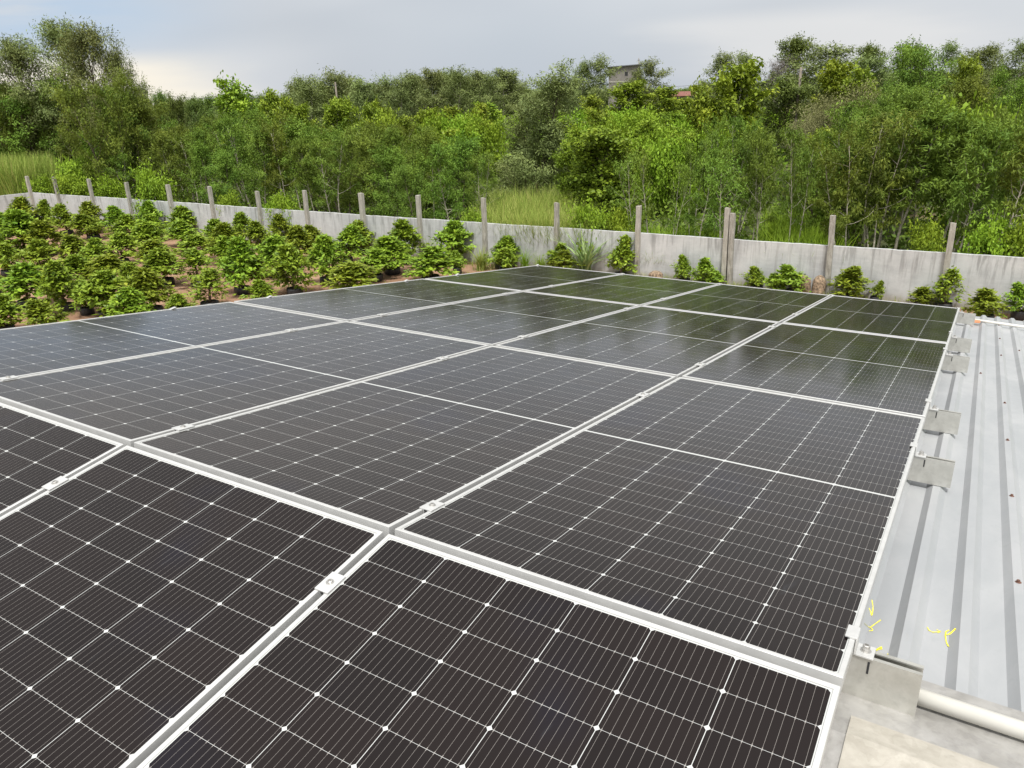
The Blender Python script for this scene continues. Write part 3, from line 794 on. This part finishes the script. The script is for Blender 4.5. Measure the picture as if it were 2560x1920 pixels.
H_('slender', 2560, 250, 32, 120); H_('slender', 2400, 300, 31, 130); H_('slender', 2500, 330, 29, 130); H_('leafy', 2450, 290, 34, 130)
H_('spindly', 1600, 372, 29, 80, 'sparse tree with white forked stems right of the vine-smothered tree', 1); H_('spindly', 1685, 405, 29, 70); H_('slender', 1748, 345, 31, 80); H_('slender', 1812, 292, 32, 80); H_('slender', 1860, 285, 33, 90)
H_('spindly', 1640, 365, 31, 60); H_('slender', 1905, 330, 30, 90); H_('slender', 2012, 316, 29, 100)
# small bushes just behind the wall and on the mound
for px, yt, s, w in [(172, 385, 52, 55), (188, 430, 50, 75), (276, 440, 47, 65), (392, 412, 44, 80), (80, 440, 54, 50), (730, 480, 31, 70), (700, 495, 30, 60), (1180, 520, 26.5, 60), (1560, 525, 25.5, 70), (1480, 500, 28, 70),
                     (560, 480, 36, 50), (2440, 540, 25, 110), (2540, 535, 25, 100), (2360, 555, 25, 80)]:
    H_('bush', px, yt, s, w)
for px, yt, s, w in [(1140, 285, 52, 90), (1180, 292, 50, 80), (1090, 290, 52, 80), (1220, 300, 50, 80), (1430, 275, 52, 70), (1480, 278, 50, 80), (1530, 272, 52, 90), (1590, 275, 50, 90), (1640, 282, 49, 90), (1690, 280, 50, 90), (1740, 290, 48, 80),
                     (1470, 310, 46, 70), (1540, 300, 46, 60), (1620, 305, 45, 110), (1690, 312, 44, 110), (1430, 335, 42, 70), (1570, 330, 42, 90), (1660, 340, 40, 110), (1730, 330, 41, 100), (1050, 285, 53, 70), (1000, 290, 52, 80), (960, 285, 52, 60), (1780, 320, 40, 80), (1400, 300, 48, 60)]:
    H_('bush' if rng.random() < .7 else 'vine', px, yt, s, w)
# the dense stand behind the wall: fill up to a measured skyline
prof_x = [-150, 0, 100, 190, 330, 463, 607, 700, 840, 1000, 1150, 1240, 1590, 1680, 1750, 1830, 2000, 2180, 2300, 2480, 2700]
prof_y = [330, 330, 315, 288, 316, 288, 262, 268, 284, 300, 322, 350, 420, 425, 345, 300, 325, 262, 272, 285, 270]
def fill():
    r = np.random.default_rng(77)
    for y in (26.0, 28.2, 30.6, 33.4, 36.6):
        for x in np.arange(-62, 16, 2.1 if y < 31 else 2.6):
            px_, py_ = x+r.uniform(-.8, .8), y+r.uniform(-.8, .8)
            u, v = project((px_, py_, ZG+3))
            s = math.hypot(px_-CAM[0], py_-CAM[1])
            if u < -60 or u > 2640: continue
            if 1225 < u < 1440 and s < 40: continue                # the reed clearing
            if 1440 < u < 1800 and (s < 27 or s > 30 or r.random() < .72): continue
            if 1940 < u < 2090 and s < 31: continue                 # lush gap
            if u < 130 and s < 56: continue                         # reeds at the far left
            yt = np.interp(u, prof_x, prof_y) + r.uniform(0, 55) + (28-min(y, 28))*14
            k = r.choice(['slender', 'leafy', 'spindly', 'broad'], p=[.66, .16, .11, .07])
            if k == 'broad' and y < 30: k = 'slender'
            tree_px(k, u, yt, s)
fill()
for px, yt, s, w in [(-40, 250, 66, 110), (30, 275, 68, 110), (90, 262, 70, 100), (160, 270, 66, 100), (-90, 230, 60, 120), (240, 260, 64, 90), (-30, 180, 62, 120), (60, 300, 63, 110), (10, 330, 63, 80), (110, 320, 63, 90)]: H_('leafy', px, yt, s, w)
for px in range(-100, 2700, 34):
    H_('round' if rng.random() < .5 else 'eucalypt', px+rng.uniform(-12, 12), float(np.interp(px, [-100, 300, 480, 620, 1300, 1400, 1500, 1700, 1800, 2700], [200, 236, 244, 240, 212, 205, 214, 232, 205, 160]))+rng.uniform(-5, 9), 112+rng.uniform(-8, 10), 75)

# names and labels: where each tree stands against the posts of the wall, then its rank from the wall backwards
def post_slot(px):
    xs = [t[0] for t in top_px]
    k = sum(1 for a in xs if px > a)
    if k == 0: return 'left of the corner post'
    if k == len(xs): return 'right of the rightmost post'
    nm = ['corner']+[ORD[i] for i in range(1, 15)]+['rightmost']
    return f'between {nm[k-1]} and {nm[k]} posts'
slots = {}
for t in TREES:
    if not t[7]: slots.setdefault((t[0], post_slot(t[8])), []).append(t)
lab = {}
for (k, sl_), L in slots.items():
    L.sort(key=lambda t: t[9])
    for i, t in enumerate(L):
        if len(L) == 1: q = ''
        elif i == 0: q = ', nearest the wall'
        elif i == len(L)-1: q = ', farthest back'
        else: q = f', {ORD[min(i, 19)]} from the wall'
        lab[id(t)] = f'{ADJ[k][1]} {sl_}{q}'
GROUP = {'slender': 'slender trees in the stand behind the wall', 'spindly': 'sparse pale-stemmed trees behind the wall', 'eucalypt': 'grey-green trees on the rise', 'tall_gum': 'tall airy trees at the left',
         'broad': 'yellow-green broadleaf trees', 'round': 'dark broad-crowned trees', 'leafy': 'bushy trees beyond the wall', 'dark': 'dense tall trees', 'vine': 'vine-smothered clumps', 'dry': 'dry trees', 'bare': 'bare trees', 'bush': 'low bushes beyond the wall'}
def place_trees():
    for t in TREES:
        kind, v, x, y, z, sx, sz, lb, px, s = t
        tm, cm = SPEC[kind][v][:2]
        o = empty(ADJ[kind][0], (x, y, z-.05), (0, 0, rng.uniform(0, 6.28)), lb or lab[id(t)], 'bush' if kind == 'bush' else 'tree', GROUP[kind])
        o.scale = (sx, sx, sz)
        link('trunk', tm, o); link('crown', cm, o)
place_trees()

# ------------------------------------------------------------------ reeds, ground cover and weeds (stuff)
def blades(P, h, w, r, bend=.35, segs=3):
    """arching grass blades at P: (n,3) feet"""
    n = len(P); az = r.uniform(0, 6.28, n); d = np.stack([np.cos(az), np.sin(az), np.zeros(n)], 1)
    s = np.stack([-np.sin(az+r.normal(0, .4, n)), np.cos(az), np.zeros(n)], 1)
    hh = h*(1+r.uniform(-.4, .35, n))[:, None]; b = (bend*r.uniform(.3, 1.5, n))[:, None]
    V = []; 
    for i in range(segs+1):
        t = i/segs; ww = w*(1-t*.92)
        c = P+np.array([0, 0, 1.])*hh*(t-.35*b*t*t)+d*hh*b*t*t
        V += [c-s*ww/2, c+s*ww/2]
    V = np.stack(V, 1).reshape(-1, 3); k = (np.arange(n)*(2*segs+2))[:, None]
    Fc = np.concatenate([np.concatenate([k+2*i, k+2*i+1, k+2*i+3, k+2*i+2], 1) for i in range(segs)], 0)
    return V, Fc, n, segs
def grass_obj(name, P, h, w, mat, label, seed, bend=.35, cat='grass', tclump=.0):
    r = np.random.default_rng(seed); V, Fc, n, sg = blades(P, h, w, r, bend)
    t = np.tile(np.clip(r.uniform(0, 1, n), 0, 1), sg)
    o = link(name, mesh_np(name, V, Fc, mat, t)); tag(o, label, cat, kind='stuff'); return o
def scatter_px(n, xr, sr, r, clump=0):
    """random feet over a patch given by image columns and distances"""
    u = r.uniform(*xr, n); s = np.sqrt(r.uniform(sr[0]**2, sr[1]**2, n)); P = np.zeros((n, 3))
    for i in range(n):
        d = ray(u[i], 500); P[i] = CAM+d*s[i]
    if clump:
        c = P[r.integers(0, n, n//clump)]; P = c[r.integers(0, len(c), n)]+r.normal(0, .35, (n, 3))
    P[:, 1] = np.maximum(P[:, 1], wall_y(P[:, 0])+.35)
    P[:, 2] = height(P[:, 0], P[:, 1]); return P
r = np.random.default_rng(21)
grass_obj('reeds', scatter_px(15000, (1228, 1445), (25.5, 38), r, 60), 1.75, .035, MT['L_reed'], 'tall pale yellow-green reeds in the clearing behind the wall', 1, .4)
grass_obj('reeds', scatter_px(13000, (-60, 150), (54.6, 62), r, 60), 2.7, .07, MT['L_reed'], 'tall pale yellow-green reeds behind the corner of the wall', 2, .22)
grass_obj('grass', scatter_px(7000, (1420, 1800), (25.3, 33), r, 40), .95, .035, MT['L_lush'], 'bright grass under the sparse trees behind the wall', 3, .45)
grass_obj('grass', scatter_px(6000, (1950, 2085), (26, 36), r, 40), 1.3, .04, MT['L_lush'], 'lush bright green grass in the gap behind the right part of the wall', 4, .45)
grass_obj('grass', scatter_px(4200, (1400, 1640), (24.2, 26.5), r, 30), .8, .03, MT['L_reed'], 'dry yellowish grass along the back of the wall', 5, .5)
def cover(name, n, xr, yr, lw, mat, label, seed, hgt=.5):
    r = np.random.default_rng(seed)
    P = np.stack([r.uniform(*xr, n), r.uniform(*yr, n), np.zeros(n)], 1)
    P[:, 1] = np.maximum(P[:, 1], wall_y(P[:, 0])+.3)
    cl = np.sin(P[:, 0]*1.3+np.sin(P[:, 1]*.9)*2)*np.sin(P[:, 1]*1.1+1)*.5+.5
    P[:, 2] = height(P[:, 0], P[:, 1])+r.uniform(0, 1, n)*hgt*(.35+cl)
    V, Fc, t = leaves(P, np.zeros((n, 3)), lw*1.8, lw, .0, 1.0, r, np.clip(cl*.5+r.uniform(0, .5, n), 0, 1))
    tag(link(name, mesh_np(name, V, Fc, mat, t)), label, 'ground cover', kind='stuff')
cover('undergrowth', 42000, (-62, 14), (23, 41), .13, MT['L_acacia'], 'low tangled undergrowth between the trees behind the wall', 6, .8)
cover('scrub', 34000, (-60, 26), (41, 66), .22, MT['L_lush'], 'bright green scrub covering the rise behind the stand', 7, .9)
cover('scrub', 9000, (-110, -40), (50, 90), .30, MT['L_acacia'], 'dull green scrub at the far left beyond the tall trees', 8, 1.2)

# ------------------------------------------------------------------ nursery shrubs in black pots
def shrub_meshes(seed, leafn, pw=1.1):
    """unit shrub 1 m tall: stacked whorls of twigs, a pyramid with a pointed leader"""
    r = np.random.default_rng(seed); m = MB(); tips = []; br = []; lvl = []
    tr = curve((0, 0, -.02), (r.normal(0, .06), r.normal(0, .06), 1), 1.0, 8, r, .04, .1)
    m.tube([tuple(p) for p in tr], [.022*(1-.85*i/8) for i in range(9)], 6); tr = np.array(tr)
    nb = 46
    for i in range(nb):
        f = .16+.80*(i/nb)**.85; k = f*8; i0 = min(int(k), 7); p = tr[i0]+(tr[i0+1]-tr[i0])*(k-i0)
        q = (f-.16)/.8
        ln = .50*((1-q)**pw*(.80+.22*math.sin(q*19+seed)) + .05)*r.uniform(.75, 1.1)
        if q < .25: ln *= .55+q*1.8
        az = i*2.4+r.uniform(-.5, .5); el = r.uniform(.05, .45)+.5*q
        d = np.array([math.cos(az)*math.cos(el), math.sin(az)*math.cos(el), math.sin(el)])
        lb = curve(p, d, ln, 4, r, .15, .02)
        m.tube([tuple(x) for x in lb], [.007, .006, .005, .004, .003], 4, False)
        bl = r.uniform(0, 1)
        for j in range(1, 5):
            w = 1+j
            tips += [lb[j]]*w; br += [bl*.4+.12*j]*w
        for j in range(2):
            tw = curve(lb[2+j], unit(d+r.normal(0, .7, 3)), ln*.45+.03, 2, r, .2, .05); tips += tw[1:]*2; br += [bl*.4+r.uniform(.1, .6)]*4
    tips = np.array(tips); br = np.array(br)
    idx = r.integers(0, len(tips), leafn)
    pos = tips[idx]+r.normal(0, .028, (leafn, 3))
    out = unit(pos-np.array([0, 0, .35]))
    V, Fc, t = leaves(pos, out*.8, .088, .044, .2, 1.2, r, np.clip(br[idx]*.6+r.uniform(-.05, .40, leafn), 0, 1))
    cw = 2*float(np.percentile(np.hypot(pos[:, 0], pos[:, 1]), 97))
    return m.mesh('stem', MT['stem'], smooth=True), leaf_mesh('foliage', [(V, Fc, t)], MT['L_shrub']), cw, float(np.percentile(pos[:, 2], 99.5))
SHR = [shrub_meshes(600+i, 2500, .95+.1*i) for i in range(5)]+[shrub_meshes(605+i, 800, 1.2) for i in range(2)]+[shrub_meshes(610+i, 1900, 1.5) for i in range(3)]
def pot_meshes(seed):
    r = np.random.default_rng(seed); sq = list(1+r.normal(0, .035, 18)); m = MB()
    m.lathe([(.24, 0), (.27, .02), (.285, .12), (.275, .20), (.27, .235), (.255, .235), (.25, .19)], 18, squash=sq)
    s = MB(); s.lathe([(.252, .16), (.25, .188), (.15, .196), (.02, .20)], 18, squash=sq)
    return m.mesh('pot', MT['pot'], smooth=True), s.mesh('soil', MT['potsoil'], smooth=True)
POT = [pot_meshes(i) for i in range(3)]
# centre column, crown top, foot (image coordinates 2560x1920), crown width
A = .2893
S1 = [(175, 240, 530, 250), (390, 262, 500, 150), (590, 285, 545, 210), (825, 283, 530, 200), (815, 360, 585, 240), (1030, 320, 545, 170), (1080, 390, 600, 240), (1295, 265, 555, 220), (1310, 360, 600, 250), (1590, 297, 560, 240),
      (1300, 450, 720, 320), (1600, 420, 640, 250), (1900, 410, 650, 230), (2110, 375, 640, 200), (30, 340, 640, 200), (230, 350, 710, 350), (430, 440, 720, 300), (730, 530, 815, 280), (1060, 540, 800, 260), (1340, 590, 830, 250),
      (1690, 560, 770, 290), (1960, 470, 800, 280), (80, 640, 895, 260), (360, 600, 915, 320), (680, 720, 1000, 300), (960, 700, 985, 380), (1440, 670, 975, 330), (1730, 680, 990, 330), (2100, 620, 1050, 320), (250, 780, 1160, 370),
      (580, 790, 1200, 330), (950, 880, 1260, 400), (1330, 820, 1230, 400), (1820, 850, 1180, 350), (60, 1050, 1400, 330), (460, 1090, 1420, 340), (-20, 850, 1080, 200), (1560, 1060, 1290, 230), (-60, 480, 760, 260), (2000, 560, 880, 240),
      (850, 600, 880, 200), (1180, 1010, 1340, 300), (1180, 780, 1040, 230), (760, 960, 1230, 230)]
S2 = [(230, 370, 600, 170), (60, 440, 680, 210), (170, 570, 905, 310), (380, 480, 790, 250), (340, 650, 1060, 320), (550, 450, 740, 220), (620, 580, 965, 300), (780, 485, 790, 260), (920, 440, 700, 230), (30, 720, 1010, 180),
      (70, 930, 1180, 220), (840, 780, 1050, 420), (1040, 680, 940, 250), (1180, 580, 880, 330), (1300, 450, 790, 270), (1510, 650, 950, 390), (1700, 465, 800, 320), (1740, 700, 880, 130), (2120, 570, 830, 240), (2150, 660, 880, 200)]
S3 = [(380, 570, 860, 220), (450, 665, 900, 260), (940, 555, 885, 240), (1490, 697, 950, 180), (1660, 710, 970, 190), (1750, 850, 1010, 190), (2110, 800, 1040, 210)]
S4 = [(60, 870, 1080, 200), (210, 785, 1080, 290), (660, 780, 1110, 340), (930, 920, 1110, 110), (1310, 970, 1180, 210), (1510, 780, 1190, 290), (1860, 955, 1300, 330), (2160, 940, 1270, 230)]
SH = [(0+a*A, 430+b*A, 430+c*A, w*A) for a, b, c, w in S1]+[(640+a*A, 430+b*A, 430+c*A, w*A) for a, b, c, w in S2]
SHW = [(1280+a*A, 430+b*A, 430+c*A, w*A) for a, b, c, w in S3]+[(1920+a*A, 430+b*A, 430+c*A, w*A) for a, b, c, w in S4]
def shrub_rec(px, yt, yb, w):
    foot = onz(px, yb, ZG); 
    wy = float(wall_y(foot[0]))-.45
    if foot[1] > wy:
        k = (wy-CAM[1])/(foot[1]-CAM[1]); foot = CAM+(foot-CAM)*k; foot[2] = ZG
    s = math.hypot(foot[0]-CAM[0], foot[1]-CAM[1]); zt = atdist(px, yt, s)[2]
    return [foot[0], foot[1], zt-ZG, w/F*s*math.cos(math.atan2(px-1280, F)), px, s]
recs = [shrub_rec(*q)+['nursery'] for q in SH]+[shrub_rec(*q)+['wall'] for q in SHW]
# bands from the panels back to the wall, numbered left to right for the labels
nur = sorted([q for q in recs if q[6] == 'nursery'], key=lambda q: q[5]*math.cos(0)+0)
def band(q):
    d = float(wall_y(q[0]))-q[1]
    return 0 if d < 2.2 else 1 if d < 4.6 else 2 if d < 7 else 3 if d < 9.2 else 4
bandn = ['in the row along the wall', 'in the second row from the wall', 'in the middle of the nursery', 'in the second row from the panels', 'in the row nearest the panels']
def size_word(q):
    a = q[2]/max(q[3], .1)
    return 'tall pointed' if a > 1.5 else 'squat wide' if a < 1.05 else 'rounded pyramid'
for b in range(5):
    L = sorted([q for q in nur if band(q) == b], key=lambda q: q[4])
    for i, q in enumerate(L):
        wd = 'leftmost' if i == 0 else 'rightmost' if i == len(L)-1 else f'{ORD[min(i, 19)]} from the left'
        q.append(f'{size_word(q)} potted shrub {bandn[b]}, {wd}')
wl = sorted([q for q in recs if q[6] == 'wall'], key=lambda q: q[4])
for i, q in enumerate(wl):
    wd = 'leftmost' if i == 0 else 'rightmost' if i == len(wl)-1 else f'{ORD[i]} from the left'
    q.append(f'{size_word(q)} potted shrub against the right half of the wall, {wd}')
def place_shrubs():
    r = np.random.default_rng(9)
    for q in recs:
        x, y, H, w, px, s, wh, lb = q
        potz = .20
        o = empty('potted_shrub', (x, y, ZG), (0, 0, r.uniform(0, 6.28)), lb, 'shrub', 'potted shrubs of the nursery' if wh == 'nursery' else 'potted shrubs along the wall')
        sparse = (px > 2300 and px < 2400) or (500 < px < 545)
        st, fo, cw, ch = SHR[5+int(r.integers(0, 2))] if sparse else SHR[int(r.integers(7, 10))] if wh == 'wall' else SHR[int(r.integers(0, 5))]
        hs = max(.35, H*float(r.uniform(.96, 1.1) if wh == 'nursery' else r.uniform(.84, .98))-potz)/ch; ws = max(.25, w)*float(r.uniform(1.02, 1.2) if wh == 'nursery' else r.uniform(.9, 1.1))/cw
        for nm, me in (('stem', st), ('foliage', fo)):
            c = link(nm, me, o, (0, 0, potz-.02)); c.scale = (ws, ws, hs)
        pt, so_ = POT[int(r.integers(0, 3))]; k = min(1.2, max(.6, .25+.6*w))
        c = link('pot', pt, o); c.scale = (k, k, 1); e = link('soil', so_, c)
place_shrubs()
# weeds on the nursery soil and grass tufts along the wall foot
r = np.random.default_rng(31)
n = 5200; P = np.zeros((n, 3)); P[:, 0] = r.uniform(-50, 6, n); P[:, 1] = wall_y(P[:, 0])-np.abs(r.normal(0, .5, n))-.1; P[:, 2] = ZG
c = P[r.integers(0, n, 220)]; P = c[r.integers(0, 220, n)]+r.normal(0, .16, (n, 3)); P[:, 2] = ZG; P[:, 1] = np.minimum(P[:, 1], wall_y(P[:, 0])-.1)
grass_obj('weeds', P, .30, .016, MT['L_reed'], 'thin weeds growing along the foot of the wall', 12, .6, 'weeds')
n = 2600; c = np.stack([r.uniform(-34, -6, 120), r.uniform(9, 22, 120), np.full(120, ZG)], 1); P = c[r.integers(0, 120, n)]+r.normal(0, .13, (n, 3)); P[:, 2] = ZG
grass_obj('weeds', P, .16, .016, MT['L_lush'], 'small weeds on the red soil between the pots', 13, .6, 'weeds')
def tuft(px, yt, yb, w, mat, label, n, bw, seed, bend, name='grass_tuft'):
    rec = shrub_rec(px, yt, yb, w); r = np.random.default_rng(seed)
    P = r.normal(0, .07, (n, 3)); P[:, 2] = 0
    V, Fc, k, sg = blades(P, rec[2]*.85, bw, r, bend, 5)
    me = mesh_np('blades', V, Fc, mat, np.tile(r.uniform(0, 1, k), sg))
    o = empty(name, (rec[0], rec[1], ZG), label=label, cat='grass' if name == 'grass_tuft' else 'plant'); link('blades', me, o)
tuft(640+1945*A, 430+630*A, 430+850*A, 40, MT['L_reed'], 'pale arching grass tuft at the wall foot left of the eleventh post', 260, .022, 1, .6)
tuft(640+1500*A, 430+575*A, 430+760*A, 40, MT['L_reed'], 'pale grass tuft against the wall by the tenth post', 220, .022, 2, .5)
tuft(640+1075*A, 430+565*A, 430+720*A, 36, MT['L_reed'], 'pale grass tuft against the wall by the ninth post', 200, .022, 3, .5)
tuft(1280+110*A, 430+640*A, 430+850*A, 30, MT['L_lush'], 'green grass tuft beside the far corner of the panels', 160, .022, 4, .5)
tuft(1280+250*A, 430+690*A, 430+850*A, 36, MT['L_lush'], 'low green grass tuft between two shrubs behind the far panel corner', 160, .02, 5, .6)
tuft(1280+640*A, 430+430*A, 430+870*A, 90, MT['L_cane'], 'tall cane-like plant with long arching leaves in front of the wall', 80, .085, 6, .8, 'cane_plant')

# straw-coloured coir rolls leaning at the wall
def roll(px, yt, yb, w, label, seed):
    rec = shrub_rec(px, yt, yb, w); r = np.random.default_rng(seed); m = MB(); Rr = max(.12, rec[3]/2); h = max(.25, rec[2])
    h *= .8; prof_ = [(Rr*.9, 0), (Rr*1.0, h*.06)]+[(Rr*(1+r.normal(0, .02)), h*t) for t in (.2, .35, .5, .65, .8)]+[(Rr*.90, h*.92), (Rr*.72, h*1.02), (Rr*.62, h*1.04), (Rr*.5, h*1.11), (Rr*.4, h*1.1), (Rr*.22, h*1.15), (Rr*.06, h*1.12)]
    m.lathe(prof_, 22, squash=list(1+r.normal(0, .02, 22)))
    o = link('coir_roll', m.mesh('coir_roll', MT['coir'], smooth=True), loc=(rec[0], rec[1], ZG), rot=(r.uniform(-.2, .2), r.uniform(-.2, .2), r.uniform(0, 6)))
    tag(o, label, 'coir roll', 'brown coir rolls at the wall foot')
roll(1280+1240*A, 430+845*A, 430+960*A, 36, 'single brown coir roll at the wall foot behind the panels', 1)
roll(1920+318*A, 430+868*A, 430+1075*A, 30, 'left one of the two brown coir rolls between shrubs', 2)
roll(1920+425*A, 430+878*A, 430+1090*A, 33, 'right one of the two brown coir rolls, beside the post', 3)

# ------------------------------------------------------------------ far buildings, poles and wires
def block_house():
    s = 95; a = atdist(1522, 170, s); b = atdist(1600, 165, s); x0, y0 = a[0], a[1]; w = float(np.hypot(b[0]-a[0], b[1]-a[1])); ang = math.atan2(b[1]-a[1], b[0]-a[0])
    zb = groundz(x0, y0); h1 = a[2]-zb; h2 = b[2]-zb+.1
    o = empty('block_house', (x0, y0, zb), (0, 0, ang), 'unplastered grey block house showing above the trees', 'house')
    m = MB(); d = 7.
    V = [(0, 0, -.5), (w, 0, -.5), (w, d, -.5), (0, d, -.5), (0, 0, h1), (w, 0, h2), (w, d, h2), (0, d, h1)]
    m.add(V, [(0, 1, 5, 4), (1, 2, 6, 5), (2, 3, 7, 6), (3, 0, 4, 7), (4, 5, 6, 7)]); link('wall', m.mesh('wall', MT['block']), o)
    m = MB(); V = [(-.25, -.25, h1+.02), (w+.25, -.25, h2+.02), (w+.25, d+.2, h2+.02), (-.25, d+.2, h1+.02)]
    m.add(V+[(x, y, z+.10) for x, y, z in V], [(3, 2, 1, 0), (4, 5, 6, 7), (0, 1, 5, 4), (1, 2, 6, 5), (2, 3, 7, 6), (3, 0, 4, 7)]); link('roof', m.mesh('roof', MT['wire']), o)
    m = MB(); wx = w*.57; m.box(wx-.17, wx+.17, -.012, .02, h1-.88, h1-.46); link('window', m.mesh('window', MT['dark']), o)
    m = MB(); m.box(0, w, -.03, .0, h1-1.55, h1-1.42); link('ring_beam', m.mesh('ring_beam', MT['post']), o)
block_house()
def red_house():
    s = 100; a = atdist(1680, 240, s); b = atdist(1735, 238, s); w = float(np.hypot(b[0]-a[0], b[1]-a[1])); ang = math.atan2(b[1]-a[1], b[0]-a[0]); zb = groundz(a[0], a[1]); h = a[2]-zb
    o = empty('red_roofed_house', (a[0], a[1], zb), (0, 0, ang), 'low house with a red tin roof between the trees', 'house')
    m = MB(); m.box(0, w+1, 0, 5, -.5, h); link('wall', m.mesh('wall', MT['block']), o)
    m = MB(); V = [(-.3, -.4, h-.05), (w+1.3, -.4, h-.05), (w+1.3, 2.5, h+.42), (-.3, 2.5, h+.42), (-.3, 5.4, h-.05), (w+1.3, 5.4, h-.05)]
    m.add(V+[(x, y, z+.06) for x, y, z in V], [(6, 7, 8, 9), (9, 8, 11, 10), (3, 2, 1, 0), (4, 5, 2, 3), (0, 1, 7, 6), (5, 4, 10, 11), (0, 6, 9, 3), (3, 9, 10, 4), (1, 2, 8, 7), (2, 5, 11, 8)])
    link('roof', m.mesh('roof', MT['redroof']), o)
red_house()
def pole(px, yt, s, label, rad=.085):
    p = atdist(px, yt, s); zb = groundz(p[0], p[1]); h = p[2]-zb; m = MB(); m.tube([(0, 0, -.3), (0, 0, h)], [rad, rad*.75], 8)
    o = empty('utility_pole', (p[0], p[1], zb), label=label, cat='pole', group='utility poles'); link('shaft', m.mesh('shaft', MT['pole'], smooth=True), o)
    m = MB(); m.box(-.14, .14, -.03, .03, h-.25, h-.19); link('bracket', m.mesh('bracket', MT['wire']), o); return p
pole(838, 205, 66, 'wooden utility pole before the grey-green skyline trees at left')
pole(2003, 168, 47, 'wooden utility pole above the dry grey-brown tree at right', .09)
pole(1597, 145, 96, 'thin pole standing behind the grey block house', .05)
def wire(a, b, sag, label, rad):
    p, q = atdist(*a), atdist(*b); pts = []
    for i in range(25):
        t = i/24; c = p+(q-p)*t; c[2] -= sag*4*t*(1-t); pts.append(tuple(c))
    m = MB(); m.tube(pts, rad, 5); tag(link('power_line', m.mesh('power_line', MT['wire'])), label, 'cable', 'overhead cables')
wire((250, 218, 95), (838, 215, 95), 1.2, 'dark overhead cable crossing the sky at left', .022)
wire((1500, 218, 130), (1830, 203, 130), .4, 'dark overhead cable crossing the sky above the red roof', .028)
